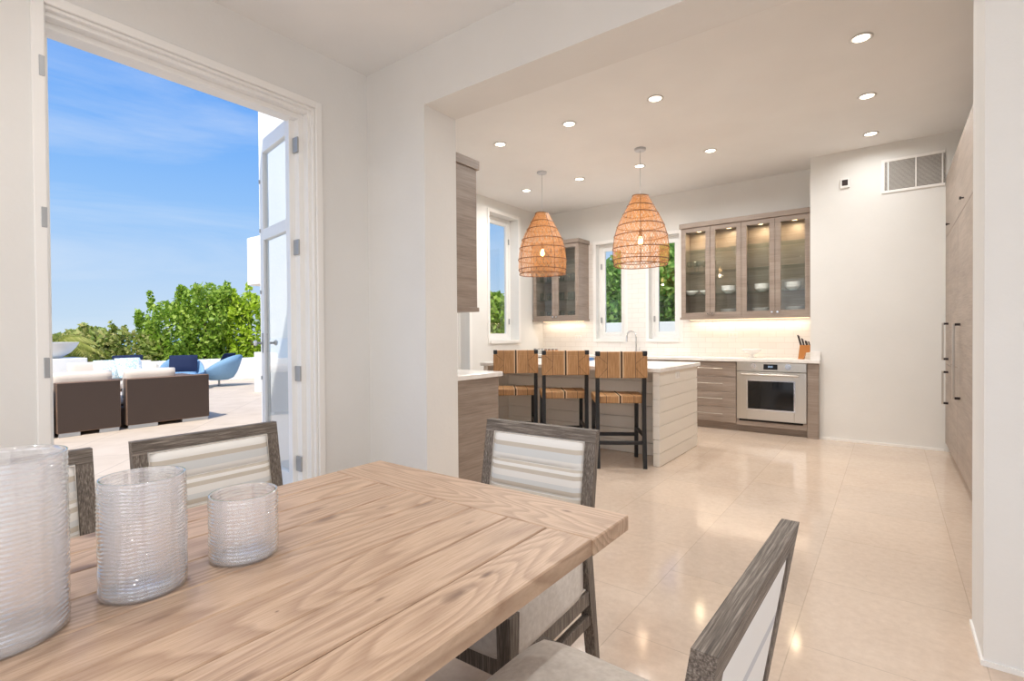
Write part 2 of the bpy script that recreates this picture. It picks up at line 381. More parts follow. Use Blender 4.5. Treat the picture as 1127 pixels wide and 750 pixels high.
# ------------------------------------------------------------------ shell
CH = 3.32; XL = -2.69; XR = .28; Y1 = 2.56; Y2 = 2.89; HH = 2.915
DWX = -3.34; YB = 7.4; XK = -4.85; YW = 6.93
def wall_x(mb, x0, x1, y0, y1, z0, z1, holes):
    """wall slab between x0..x1 running y0..y1 with holes (ya, yb, za, zb)"""
    hs = sorted(holes); y = y0
    for a, b, c, d in hs:
        if a > y: mb.box((x0, y, z0), (x1, a, z1))
        if c > z0: mb.box((x0, a, z0), (x1, b, c))
        if d < z1: mb.box((x0, a, d), (x1, b, z1))
        y = b
    if y < y1: mb.box((x0, y, z0), (x1, y1, z1))
    return mb
def wall_y(mb, y0, y1, x0, x1, z0, z1, holes):
    hs = sorted(holes); x = x0
    for a, b, c, d in hs:
        if a > x: mb.box((x, y0, z0), (a, y1, z1))
        if c > z0: mb.box((a, y0, z0), (b, y1, c))
        if d < z1: mb.box((a, y0, d), (b, y1, z1))
        x = b
    if x < x1: mb.box((x, y0, z0), (x1, y1, z1))
    return mb
fl = MB(); fl.box((DWX - .3, -3.4, -.15), (3.2, Y2, 0)); fl.box((XK, Y2, -.15), (1.3, YB, 0)); struct(fl, 'floor', 'floor_tile')
ce = MB(); ce.box((DWX - .3, -3.4, CH), (3.2, Y2, CH + .25)); ce.box((XK - .2, Y2, CH), (1.5, YB + .25, CH + .25)); struct(ce, 'ceiling', 'plaster_ceiling')
DY0, DY1, DZ = .635, 2.10, 2.90
struct(wall_x(MB(), DWX - .28, DWX, -3.4, Y1, 0, CH, [(DY0, DY1, 0, DZ), (-2.4, -.8, 0, 2.9)]), 'wall_left', 'plaster')
struct(wall_y(MB(), Y1, Y2, XK - .2, 3.2, 0, CH, [(XL, XR, 0, HH)]), 'wall_front', 'plaster')
struct(wall_x(MB(), 3.0, 3.2, -3.4, Y1, 0, CH, [(-2.9, -1.1, .5, 2.9), (-.6, 1.6, .5, 2.9)]), 'wall_right', 'plaster')
struct(wall_y(MB(), -3.4, -3.2, DWX, 3.0, 0, CH, [(-2.9, -1.2, 0, 2.9), (-.9, .9, 0, 2.9), (1.2, 2.8, 0, 2.9)]), 'wall_rear', 'plaster')
WL = (5.93, 6.67, 1.17, 3.12); WL2 = (4.05, 5.46, .25, 3.12)
struct(wall_x(MB(), XK - .2, XK, Y2, YB + .25, 0, CH, [WL2, WL]), 'wall_kitchen_left', 'plaster_kitchen')
W1 = (-3.82, -3.33, 1.18, 2.70); W2 = (-2.93, -2.47, 1.18, 2.72)
struct(wall_y(MB(), YB, YB + .25, XK, 1.5, 0, CH, [W1, W2]), 'wall_back', 'plaster_kitchen')
# protruding wall between counter and fridge run, and the wall behind the fridge run
struct(MB().box((-.76, YW, 0), (1.3, YB, CH)), 'wall_kitchen_right', 'plaster_kitchen')
struct(MB().box((1.3, Y2, 0), (1.5, YB, CH)), 'wall_fridge_side', 'plaster_kitchen')
# tiled backsplash skin
bs = wall_y(MB(), YB - .008, YB, XK, -.76, .93, 2.74, [(W1[0] - .03, W1[1], 1.15, 2.74), (W2[0], W2[1] + .02, 1.15, 2.74)]); struct(bs, 'trim_1', 'subway')
# floor line trims: slim quartz strip at foot of the right column
tb = MB(); tb.box((XR - .008, Y1 - .008, 0), (3.0, Y1, .02)); tb.box((XR - .008, Y1, 0), (XR, Y2, .02)); struct(tb, 'baseboard_right', 'white_paint')
tb = MB(); tb.box((-.67, YW - .01, 0), (.45, YW, .025)); struct(tb, 'baseboard_back', 'white_paint')

# ---- windows
def window(name, axis, hole, depth, face, hinge_side=1, split=False, open_pane=True):
    """casement set back in a deep reveal. axis 'y': lies in plane y=face+depth looking back; 'x' same for x"""
    a, b, z0, z1 = hole; r = sroot(name)
    def P(u, w, z): return (u, face + w, z) if axis == 'y' else (face - w, u, z)
    def bx(mb, u0, u1, w0, w1, za, zb, bev=.003): return mb.box(P(u0, w0, za), P(u1, w1, zb), bev)
    f = .045; fr = MB(); d0, d1 = depth, depth + .06
    bx(fr, a, a + f, d0, d1, z0, z1); bx(fr, b - f, b, d0, d1, z0, z1); bx(fr, a + f, b - f, d0, d1, z1 - f, z1); bx(fr, a + f, b - f, d0, d1, z0, z0 + f)
    fr.build('window_frame', 'white_frame', r)
    sa = MB(); s = .06; a2, b2, za, zb = a + f, b - f, z0 + f, z1 - f; e0, e1 = depth + .01, depth + .05
    bx(sa, a2, a2 + s, e0, e1, za, zb); bx(sa, b2 - s, b2, e0, e1, za, zb); bx(sa, a2 + s, b2 - s, e0, e1, zb - s, zb); bx(sa, a2 + s, b2 - s, e0, e1, za, za + s)
    if split: bx(sa, (a2 + b2) / 2 - .05, (a2 + b2) / 2 + .05, e0, e1, za + s, zb - s)
    sas = sa.build('window_sash', 'white_frame', r)
    bx(MB(), a2 + s, b2 - s, depth + .028, depth + .034, za + s, zb - s, 0).build('window_pane', 'pane_glass', sas)
    for zz in (z0 + .3, z1 - .35):
        hu = (b - f) if hinge_side > 0 else (a + f)
        bx(MB(), hu - .012, hu + .012, d0 - .006, d0 + .004, zz - .045, zz + .045, .001).build('hinge', 'hinge_metal', r)
    # thin casing around the opening
    cs = MB(); c = .05
    bx(cs, a - c, a, -.012, .0, z0 - c, z1 + c); bx(cs, b, b + c, -.012, .0, z0 - c, z1 + c); bx(cs, a, b, -.012, 0, z1, z1 + c); bx(cs, a, b, -.03, 0, z0 - c, z0)
    cs.build('window_casing', 'white_paint', r); return r
window('window_1', 'x', WL, .16, XK); window('window_2', 'x', WL2, .16, XK, split=True)
window('window_3', 'y', W1, .1, YB, -1); window('window_4', 'y', W2, .1, YB, -1)

# ---- patio door: frame, two open leaves
d = sroot('door_1')
cs = MB(); c = .05
cs.box((DWX, DY0 - c, 0), (DWX + .018, DY0, DZ + c), .004); cs.box((DWX, DY1, 0), (DWX + .018, DY1 + c, DZ + c), .004); cs.box((DWX, DY0, DZ), (DWX + .018, DY1, DZ + c), .004)
cs.build('door_casing', 'white_paint', d)
fr = MB()
for i, (x0, x1, t) in enumerate(((DWX - .03, DWX, .018), (DWX - .09, DWX - .03, .04), (DWX - .2, DWX - .09, .075))):
    fr.box((x0, DY0, 0), (x1, DY0 + t * .3, DZ), .002); fr.box((x0, DY1 - t, 0), (x1, DY1, DZ), .002); fr.box((x0, DY0 + t * .3, DZ - t), (x1, DY1 - t, DZ), .002)
fr.build('door_frame', 'white_paint', d)
MB().box((DWX - .28, DY0, .001), (DWX, DY1, .018), .004).build('threshold', 'quartz', d)
def leaf(name, hinge, ang, side):
    """local: hinge at origin, leaf runs along +x, thickness y"""
    W, T, z0, z1 = .65, .045, .02, DZ - .055
    lf = empty(name, hinge, ang); lf.parent = d
    st = .075; m = MB()
    m.box((0, -T / 2, z0), (st, T / 2, z1), .003); m.box((W - st, -T / 2, z0), (W, T / 2, z1), .003)
    m.box((st, -T / 2, z1 - .11), (W - st, T / 2, z1), .003); m.box((st, -T / 2, z0), (W - st, T / 2, z0 + .22), .003); m.box((st, -T / 2, 2.03), (W - st, T / 2, 2.12), .003)
    fo = m.build('stiles_and_rails', 'white_frame', lf)
    MB().box((st, -.004, z0 + .22), (W - st, .004, 2.03)).build('glass_panel', 'pane_glass', lf)
    MB().box((st, -.004, 2.12), (W - st, .004, z1 - .11)).build('glass_panel', 'pane_glass', lf)
    k = MB(); k.cyl((W - .035, -.075, 1.2), (W - .035, .075, 1.2), .009, n=10); k.box((W - .05, -T / 2 - .006, 1.12), (W - .02, T / 2 + .006, 1.28), .002)
    kn = k.build('lock_plate', 'hinge_metal', lf)
    q = MB()
    for sg in (-1, 1): q.lathe([(0, -.012), (.018, -.01), (.026, 0), (.018, .01), (0, .012)], (0, 0, 0), 16)
    bmesh.ops.rotate(q.bm, verts=q.bm.verts[:], cent=(0, 0, 0), matrix=Matrix.Rotation(PI / 2, 3, 'X'))
    vs = q.bm.verts[:]; h = len(vs) // 2
    for v in vs[:h]: v.co += Vector((W - .035, -.08, 1.2))
    for v in vs[h:]: v.co += Vector((W - .035, .08, 1.2))
    o = q.build('knob', 'porcelain', lf, smooth=True)
    b = MB()
    for zz in (.06, .5, .9, 1.6, 2.1, 2.5): b.cyl((W - .01, side * (T / 2 + .004), zz), (W - .01, side * (T / 2 + .004), zz + .03), .006, n=8)
    b.build('bolt_rod', 'hinge_metal', lf)
    return lf
leaf('door_leaf', (DWX - .15, DY1 - .09, 0), R(170.5), 1)
leaf('door_leaf', (DWX - .15, DY0 + .02, 0), R(188), -1)
for z in (.32, .98, 1.9, 2.64):
    MB().box((DWX - .155, DY1 - .088, z - .055), (DWX - .085, DY1 - .076, z + .055), .002).build('hinge', 'hinge_metal', d)
for z in (.34, 1.105, 1.845, 2.585):
    MB().box((DWX + .016, DY0 - .024, z - .05), (DWX + .021, DY0 - .002, z + .05), .002).build('hinge', 'hinge_metal', d)

# ------------------------------------------------------------------ kitchen cabinets
def knob(mb, c, axis, r=.012, L=.028):
    a = Vector(axis); c = Vector(c); mb.cyl(c, c + a * L * .6, r * .45, n=8); mb.cyl(c + a * L * .6, c + a * L, r, r * .9, n=12)

# right hand wall cabinet (4 glass doors)
def glass_cabinet(name, x0, x1, yf, yb, z0, z1, ndoor, label, sideface=None, shelves=(1.78, 2.09, 2.39), lamps=True):
    r = empty(name, ((x0 + x1) / 2, yb, z0)); tag(r, label, 'cabinet'); o0 = Vector(r.location)
    def B(mb, lo, hi, bev=.0015): return mb.box(Vector(lo) - o0, Vector(hi) - o0, bev)
    m = MB(); t = .02; yi = yf + .022
    B(m, (x0, yi, z0), (x0 + t, yb, z1)); B(m, (x1 - t, yi, z0), (x1, yb, z1)); B(m, (x0 + t, yi, z0), (x1 - t, yb, z0 + t)); B(m, (x0 + t, yi, z1 - t), (x1 - t, yb, z1)); B(m, (x0 + t, yb - .012, z0 + t), (x1 - t, yb, z1 - t))
    w = (x1 - x0) / ndoor
    for i in range(2, ndoor, 2): B(m, (x0 + i * w - .012, yi, z0 + t), (x0 + i * w + .012, yb, z1 - t))
    m.build('cabinet_body', 'veneer', r)
    c = MB(); B(c, (x0 - .02, yf - .02, z1), (x1 + (.0 if sideface is None else .02), yb, z1 + .065), .003); c.build('crown', 'veneer', r)
    c = MB(); B(c, (x0 - .012, yf - .01, z0 - .03), (x1 + (.0 if sideface is None else .012), yb, z0), .002); c.build('light_rail', 'veneer', r)
    for z in shelves:
        s = MB(); B(s, (x0 + t + .004, yi + .02, z), (x1 - t - .004, yb - .014, z + .009), 0); s.build('glass_shelf', 'shelf_glass', r)
    for i in range(ndoor):
        a, b = x0 + i * w + .0015, x0 + (i + 1) * w - .0015; s = .062
        f = MB(); B(f, (a, yf, z0), (a + s, yi - .001, z1 - .002)); B(f, (b - s, yf, z0), (b, yi - .001, z1 - .002)); B(f, (a + s, yf, z0), (b - s, yi - .001, z0 + s)); B(f, (a + s, yf, z1 - s), (b - s, yi - .001, z1 - .002))
        do = f.build('door', 'veneer', r)
        g = MB(); B(g, (a + s, yf + .009, z0 + s), (b - s, yf + .013, z1 - s), 0); g.build('door_glass', 'pane_glass', do)
        kx = b - .03 if i % 2 == 0 else a + .03
        k = MB(); knob(k, Vector((kx, yf, z0 + .04)) - o0, (0, -1, 0), .013); k.build('knob', 'chrome', do)
        if lamps:
            cx_ = (a + b) / 2; p = MB(); p.cyl(Vector((cx_, (yf + yb) / 2, z1 - t - .012)) - o0, Vector((cx_, (yf + yb) / 2, z1 - t)) - o0, .03, n=16); p.build('puck_light', 'puck_glow', r)
            L = bpy.data.lights.new('cabinet_lamp', 'AREA'); L.shape = 'DISK'; L.size = .05; L.energy = 2.2; L.color = (1, .78, .5); lo = bpy.data.objects.new('cabinet_lamp', L); C.objects.link(lo); lo.parent = r; lo.location = Vector((cx_, (yf + yb) / 2, z1 - t - .014)) - o0
    # under-cabinet LED
    s = MB(); B(s, (x0 + .05, yb - .10, z0 - .036), (x1 - .05, yb - .075, z0 - .0301), 0); s.build('led_strip', 'led_strip', r)
    L = bpy.data.lights.new('under_cabinet_lamp', 'AREA'); L.shape = 'RECTANGLE'; L.size = x1 - x0 - .1; L.size_y = .03; L.energy = 1.9 * (x1 - x0); L.color = (1, .82, .62); lo = bpy.data.objects.new('under_cabinet_lamp', L); C.objects.link(lo); lo.parent = r; lo.location = Vector(((x0 + x1) / 2, yb - .09, z0 - .038)) - o0
    return r
glass_cabinet('wall_cabinet', -2.33, -.765, 7.05, YB - .009, 1.475, 2.70, 4, 'wide grey wood wall cabinet with four lit glass doors beside plain white wall')
glass_cabinet('wall_cabinet', -4.82, -3.95, 7.05, YB - .009, 1.50, 2.71, 2, 'narrow grey wood wall cabinet with two glass doors in the far corner', sideface=1, shelves=(1.82, 2.13, 2.42), lamps=False)

# base run along the back wall: drawers, end panel, countertop
CY = 6.88
def drawer_unit(name, x0, x1, n, label, yf=CY, loc=None):
    r = empty(name, (x0, yf, 0)); tag(r, label, 'cabinet', None); o0 = Vector(r.location)
    m = MB(); m.box(Vector((x0, yf + .022, .10)) - o0, Vector((x1, YB - .01, .885)) - o0); m.box(Vector((x0, yf + .07, 0)) - o0, Vector((x1, YB - .01, .1)) - o0); m.build('cabinet_body', 'veneer', r)
    h = (.885 - .10) / n
    for i in range(n):
        z0 = .10 + i * h + .002; z1 = .10 + (i + 1) * h - .002
        f = MB(); f.box(Vector((x0 + .002, yf, z0)) - o0, Vector((x1 - .002, yf + .02, z1)) - o0, .0015); dr = f.build('drawer', 'veneer', r)
        q = MB(); zh = z1 - .085 if n == 4 else z1 - .06; xa, xb = x0 + (x1 - x0) * .25, x1 - (x1 - x0) * .19
        q.cyl(Vector((xa, yf - .03, zh)) - o0, Vector((xb, yf - .03, zh)) - o0, .005, n=8)
        for xx in (xa + .02, xb - .02): q.cyl(Vector((xx, yf - .03, zh)) - o0, Vector((xx, yf, zh)) - o0, .005, n=8)
        q.build('bar_handle', 'steel', dr)
    return r
drawer_unit('drawer_cabinet', -2.42, -1.575, 4, 'grey wood base cabinet of four drawers left of the oven')
drawer_unit('drawer_cabinet', -3.27, -2.42, 2, 'grey wood base cabinet of two deep drawers under the sink')
drawer_unit('drawer_cabinet', -4.84, -3.27, 3, 'grey wood base cabinet of three drawers in the far corner')
m = MB(); m.box((-.785, CY - .005, 0), (-.67, YW - .002, .89), .002); m.box((-.785, YW - .002, 0), (-.762, YB, .89)); tag(m.build('end_panel', 'veneer'), 'grey wood end panel closing the counter run right of the oven', 'cabinet panel')
m = MB(); m.box((-4.84, CY - .03, .89), (-.762, YB - .009, .93), .004); m.box((-.765, CY - .03, .89), (-.655, YW - .002, .93), .004); m.box((-.76, YW - .022, .93), (-.655, YW - .002, 1.03), .002)
tag(m.build('countertop', 'quartz'), 'white quartz countertop along the tiled back wall with short end upstand', 'countertop')

# oven
r = empty('wall_oven', (-1.18, CY, 0)); tag(r, 'stainless steel built-in oven with black window under the back counter', 'oven'); 
def OB(mb, x0, x1, y0, y1, z0, z1, bev=.002): return mb.box((x0 + 1.18, y0 - CY, z0), (x1 + 1.18, y1 - CY, z1), bev)
m = MB(); OB(m, -1.573, -.787, CY + .02, YB, .10, .885); OB(m, -1.573, -.787, CY + .07, YB - .1, 0, .1); OB(m, -1.573, -.787, CY, CY + .02, .085, .165); m.build('oven_housing', 'veneer', r)
m = MB(); OB(m, -1.568, -.792, CY - .012, CY + .02, .775, .887, .003); cp = m.build('control_panel', 'steel', r)
m = MB(); OB(m, -1.256, -1.10, CY - .015, CY - .01, .80, .865, .002); dp = m.build('display', 'display', cp)
cu = bpy.data.curves.new('digits', 'FONT'); cu.body = '8:00'; cu.size = .03; cu.align_x = 'CENTER'; cu.align_y = 'CENTER'; cu.extrude = .0005; to = bpy.data.objects.new('clock_digits', cu); C.objects.link(to)
dg = bpy.context.evaluated_depsgraph_get(); me = bpy.data.meshes.new_from_object(to.evaluated_get(dg)); bpy.data.objects.remove(to)
me.materials.append(M['digits']); to = bpy.data.objects.new('clock_digits', me); C.objects.link(to); to.parent = cp; to.location = (-1.178 + 1.18, -.0162, .835); to.rotation_euler = (PI / 2, 0, 0)
for kx in (-1.37, -.985):
    m = MB(); c = Vector((kx + 1.18, -.012, .838)); m.cyl(c, c + Vector((0, -.008, 0)), .034, n=24); m.cyl(c + Vector((0, -.008, 0)), c + Vector((0, -.034, 0)), .023, .020, n=20); m.box(c + Vector((-.004, -.038, -.018)), c + Vector((.004, -.03, .018)), .001)
    auto_smooth(m.build('control_knob', 'chrome', cp))
m = MB(); a, b, z0, z1 = -1.568, -.792, .17, .768
OB(m, a, -1.44, CY - .014, CY + .02, z0, z1, .003); OB(m, -.92, b, CY - .014, CY + .02, z0, z1, .003); OB(m, -1.44, -.92, CY - .014, CY + .02, .665, z1, .003); OB(m, -1.44, -.92, CY - .014, CY + .02, z0, .30, .003)
od = m.build('oven_door', 'steel', r)
m = MB(); OB(m, -1.44, -.92, CY - .008, CY + .015, .30, .665, 0); m.build('oven_window', 'black_glass', od)
m = MB(); fz = .012
OB(m, -1.45, -.91, CY - .018, CY - .013, .655, .67, .001); OB(m, -1.45, -.91, CY - .018, CY - .013, .292, .307, .001); OB(m, -1.45, -1.435, CY - .018, CY - .013, .307, .655, .001); OB(m, -.925, -.91, CY - .018, CY - .013, .307, .655, .001); m.build('window_bezel', 'chrome', od)
m = MB(); m.cyl((-1.5 + 1.18, -.06, .735), (-.87 + 1.18, -.06, .735), .013, n=14); 
for xx in (-1.47, -.90): m.cyl((xx + 1.18, -.06, .735), (xx + 1.18, -.01, .735), .009, n=10)
auto_smooth(m.build('oven_handle', 'steel', od))
m = MB(); OB(m, -1.54, -.83, CY - .006, CY + .02, .145, .168, .001); m.build('lower_vent', 'dark_gap', r)

# fridge / pantry run on the right
XF = .46
r = empty('fridge_cabinet', (XF, 5.6, 0)); tag(r, 'tall grey wood fridge and pantry cabinets along the right side of kitchen', 'cabinet')
def FB(mb, x0, x1, y0, y1, z0, z1, bev=.0015): return mb.box((x0 - XF, y0 - 5.6, z0), (x1 - XF, y1 - 5.6, z1), bev)
m = MB(); FB(m, XF + .022, 1.29, 3.3, YW - .002, .09, 2.84); FB(m, XF + .06, 1.29, 3.3, YW - .002, 0, .09); m.build('cabinet_body', 'veneer', r)
m = MB(); FB(m, XF + .001, XF + .022, 6.88, YW - .002, .09, 2.84, 0); m.build('filler_strip', 'veneer', r)
def fdoor(y0, y1, z0, z1, handle=None, kn=None):
    m = MB(); FB(m, XF, XF + .02, y0 + .002, y1 - .002, z0 + .002, z1 - .002); do = m.build('door', 'veneer', r)
    if handle:
        hy, ha, hb = handle; q = MB(); FB(q, XF - .05, XF - .035, hy - .012, hy + .012, ha, hb, .002)
        hd = q.build('bar_handle', 'steel', do); 
        for zz in (ha, hb - .02): q = MB(); FB(q, XF - .036, XF, hy - .011, hy + .011, zz, zz + .02, .001); q.build('handle_mount', 'knife_handle', hd)
    if kn:
        q = MB(); knob(q, (0, kn[0] - 5.6, kn[1]), (-1, 0, 0), .013); q.build('knob', 'knife_handle', do)
fdoor(5.73, 6.88, 2.22, 2.84, kn=(6.5, 2.30)); fdoor(3.3, 5.73, 2.22, 2.84, kn=(5.3, 2.30))
fdoor(4.5, 5.73, .10, 2.22, (5.53, .69, 1.32)); fdoor(3.3, 4.5, .10, 2.22)
fdoor(5.73, 6.35, .94, 2.22); fdoor(6.35, 6.88, .92, 2.22, (6.60, .97, 1.34)); fdoor(5.73, 6.35, .10, .94); fdoor(6.35, 6.88, .10, .92, (6.60, .53, .86))

# air grille, thermostat, outlets
r = empty('air_grille', (.3, YW, 2.96)); tag(r, 'long grey louvred air grille high on the white kitchen wall', 'air vent')
m = MB(); x0, x1, z0, z1 = -.05 - .3, .456 - .3, -.155, .155
m.box((x0 - .03, -.012, z0 - .03), (x1, 0, z0), .002); m.box((x0 - .03, -.012, z1), (x1, 0, z1 + .03), .002); m.box((x0 - .03, -.012, z0), (x0, 0, z1), .002)
m.build('grille_frame', 'white_paint', r)
MB().box((x0, -.003, z0), (x1, 0, z1)).build('backing', 'dark_gap', r)
simple('louvre_grey', (190, 186, 180), .6)
m = MB()
for i in range(26):
    z = z0 + .006 + i * .0118; m.box((x0, -.010, z), (x1, -.004, z + .0075))
m.build('louvres', 'louvre_grey', r, kind='stuff')
for xx in (-.02, .218, .435): MB().box((xx - .3 - .006, -.014, z0), (xx - .3 + .006, -.003, z1)).build('divider', 'white_paint', r)
r = empty('thermostat', (-.415, YW, 2.955)); tag(r, 'small white thermostat with dark sensor square high on kitchen wall', 'thermostat')
MB().box((-.045, -.022, -.055), (.045, 0, .055), .004, 2).build('housing', 'plastic_white', r); MB().box((-.028, -.026, -.03), (.028, -.021, .035), .002).build('screen', 'knife_handle', r)
def outlet(loc, rz, label, cat='socket'):
    o = empty('wall_outlet', loc, rz); tag(o, label, cat); MB().box((-.058, -.007, -.037), (.058, 0, .037), .002).build('plate', 'plastic_white', o)
    for dx in (-.026, .026):
        MB().box((dx - .017, -.0095, -.02), (dx + .017, -.0065, .02), .001).build('socket_insert', 'counter_edge', o)
outlet((-1.73, YB - .0085, 1.23), 0, 'white outlet on tiles below the four door wall cabinet')
outlet((-4.15, YB - .0085, 1.2), 0, 'white outlet on tiles below the two door wall cabinet')
outlet((-1.7285, 5.1, .835), R(90), 'white outlet near the top of the shiplap island end')

# ------------------------------------------------------------------ island
r = empty('kitchen_island', (-2.75, 5.2, 0)); tag(r, 'white shiplap kitchen island with overhanging stone top and three stools', 'kitchen island')
def IB(mb, x0, x1, y0, y1, z0, z1, bev=.0): return mb.box((x0 + 2.75, y0 - 5.2, z0), (x1 + 2.75, y1 - 5.2, z1), bev)
m = MB(); IB(m, -3.80, -1.785, 5.02, 5.73, 0, .889)
nb = 7; hb = .889 / nb
for i in range(nb): IB(m, -3.80, -1.785, 5.0, 5.02, i * hb + .003, (i + 1) * hb - .003, .002)
m.build('island_body', 'shiplap', r)
for (xa, xb) in ((-1.778, -1.737), (-3.85, -3.81)):
    m = MB(); IB(m, xa - .004, xb + .004, 4.61, 5.74, 0, .889)
    for i in range(nb):
        z0, z1 = i * hb + .003, (i + 1) * hb - .003
        IB(m, xa - .012, xb + .012, 4.60, 5.75, z0, z1, .002)
    m.build('end_panel', 'shiplap', r)
m = MB(); IB(m, -3.89, -1.70, 4.565, 5.79, .89, .93, .004); m.build('island_top', 'quartz', r)

# left counter and tall wall cabinet next to the opening
r = empty('side_base_cabinet', (-2.77, 3.2, 0)); tag(r, 'grey wood base cabinet with white counter behind the left pillar', 'cabinet')
def SB(mb, x0, x1, y0, y1, z0, z1, bev=.0015): return mb.box((x0 + 2.77, y0 - 3.2, z0), (x1 + 2.77, y1 - 3.2, z1), bev)
m = MB(); SB(m, -4.84, -2.77, Y2 + .002, 3.46, .10, .885, 0); SB(m, -4.84, -2.79, Y2 + .002, 3.4, 0, .10, 0); SB(m, -2.77, -2.75, Y2 + .002, 3.475, 0, .887); m.build('cabinet_body', 'veneer', r)
for i in range(4): m = MB(); SB(m, -4.80 + i * .505, -4.80 + (i + 1) * .505 - .004, 3.46, 3.48, .105, .88); do = m.build('door', 'veneer', r); q = MB(); knob(q, (-4.80 + i * .505 + .45 + 2.77, .28, .8), (0, 1, 0)); q.build('knob', 'steel', do)
m = MB(); SB(m, -4.84, -2.73, Y2 + .002, 3.515, .888, .93, .004); m.build('counter_slab', 'quartz', r)
r = empty('side_wall_cabinet', (-2.77, 3.05, 1.45)); tag(r, 'tall grey wood wall cabinet hung beside the left pillar', 'cabinet')
m = MB(); m.box((-1.3, Y2 + .002 - 3.05, .03), (0, 3.19 - 3.05, 1.17), 0); m.box((0, Y2 + .002 - 3.05, .028), (.02, 3.20 - 3.05, 1.17), .0015); m.build('cabinet_body', 'veneer', r)
m = MB(); m.box((-1.3, Y2 + .002 - 3.05, 1.17), (.035, 3.225 - 3.05, 1.245), .003); m.build('crown', 'veneer', r)
m = MB(); m.box((-1.3, Y2 + .002 - 3.05, -.005), (.03, 3.215 - 3.05, .03), .002); m.build('light_rail', 'veneer', r)
for i in range(3): m = MB(); m.box((-1.28 + i * .427, .14, .03), (-1.28 + i * .427 + .423, .158, 1.165), .0015); m.build('door', 'veneer', r)

# ------------------------------------------------------------------ things on the back counter
r = empty('kitchen_faucet', (-3.09, 7.28, .93)); tag(r, 'chrome gooseneck faucet between the two back windows', 'faucet')
m = MB(); m.cyl((0, 0, 0), (0, 0, .05), .027, .022, 20); pts = [(0, 0, .05), (0, 0, .28)] + [(-.075 + .075 * math.cos(t), 0, .28 + .085 * math.sin(t)) for t in [i * PI / 10 for i in range(1, 10)]] + [(-.15, 0, .28)]
m.tube(pts, .0115, 12); auto_smooth(m.build('spout', 'chrome', r)); m = MB(); m.cyl((-.15, 0, .285), (-.152, 0, .20), .015, .017, 14); auto_smooth(m.build('spray_head', 'chrome', r))
m = MB(); m.cyl((.02, 0, .035), (.05, 0, .035), .012, n=10); m.cyl((.045, 0, .03), (.065, -.02, .12), .006, n=8); auto_smooth(m.build('lever', 'chrome', r))
r = MB().lathe([(0, 0), (.045, .0), (.04, .012), (.022, .02), (.02, .04), (.05, .055), (.10, .085), (.122, .112), (.118, .114), (.095, .092), (.04, .066), (0, .06)], n=36).build('footed_bowl', 'porcelain', smooth=True, loc=(-1.44, 7.12, .93)); tag(r, 'white footed bowl on the counter left of the knife block', 'bowl')
r = empty('knife_block', (-.855, 7.10, .93), R(0)); tag(r, 'wooden knife block with dark handled knives at the counter end', 'knife block')
m = MB(); m.prism([(-.05, 0), (.01, 0), (.03, .08), (.075, .085), (.10, .17), (-.03, .17)], 'y', -.05, .05); m.build('wood_block', 'knife_block', r)
for i, (dx, dy, L) in enumerate(((-.022, -.03, .13), (-.02, .02, .12), (.01, -.03, .09), (.01, .02, .08), (.04, -.025, .06), (.045, .025, .055), (.07, 0, .05))):
    k = empty('kitchen_knife', (-.855 + dx, 7.10 + dy, 1.095)); tag(k, ['long dark handled knife at the tall left side of the block', 'dark handled knife second from the left in the block', 'dark handled knife at the front centre of the block', 'dark handled knife at the back centre of the block', 'short knife at the front right of the block', 'short knife at the back right of the block', 'shortest knife at the right edge of the block'][i], 'knife', 'knives in the wooden block')
    m = MB(); m.obox((0, 0, .0), (-.25 * L, 0, L), .022, .014, .003); m.build('handle', 'knife_handle', k)
    m = MB(); m.obox((.012, 0, -.05), (0, 0, .002), .018, .002, 0); m.build('blade', 'steel', k)
# wire rack of jars in the far corner
r = empty('jar_rack', (-4.62, 7.12, .93)); tag(r, 'low wire rack of small jars on counter in far corner', 'rack')
m = MB(); 
for z in (.008, .05): m.tube([(-.25, -.06, z), (.25, -.06, z), (.25, .06, z), (-.25, .06, z)], .004, 6, closed=True)
for i in range(11):
    x = -.25 + i * .05
    for y in (-.06, .06): m.cyl((x, y, .004), (x, y, .05), .003, n=6)
m.build('wire_frame', 'hinge_metal', r)
for i in range(7):
    j = empty('spice_jar', (-4.62 - .21 + i * .07, 7.12, .934)); tag(j, 'small spice jar standing in the wire rack in the far corner', 'jar', 'spice jars in the corner rack')
    MB().cyl((0, 0, 0), (0, 0, .065), .023, n=14).build('jar_body', 'knife_block' if i > 2 else 'plastic_white', j); MB().cyl((0, 0, .0655), (0, 0, .085), .024, n=14).build('lid', 'hinge_metal', j)
# blue cloth on the island
m = MB(); 
for k in range(3): m.box((-.085 + .004 * k, -.07, .012 * k), (.085 - .003 * k, .07 - .004 * k, .012 * k + .011), .004, 2)
simple('cloth_blue', (92, 128, 176), .9)
tag(m.build('folded_cloth', 'cloth_blue', loc=(-3.02, 5.55, .93)), 'folded blue cloth lying on the island top between two stools', 'cloth')

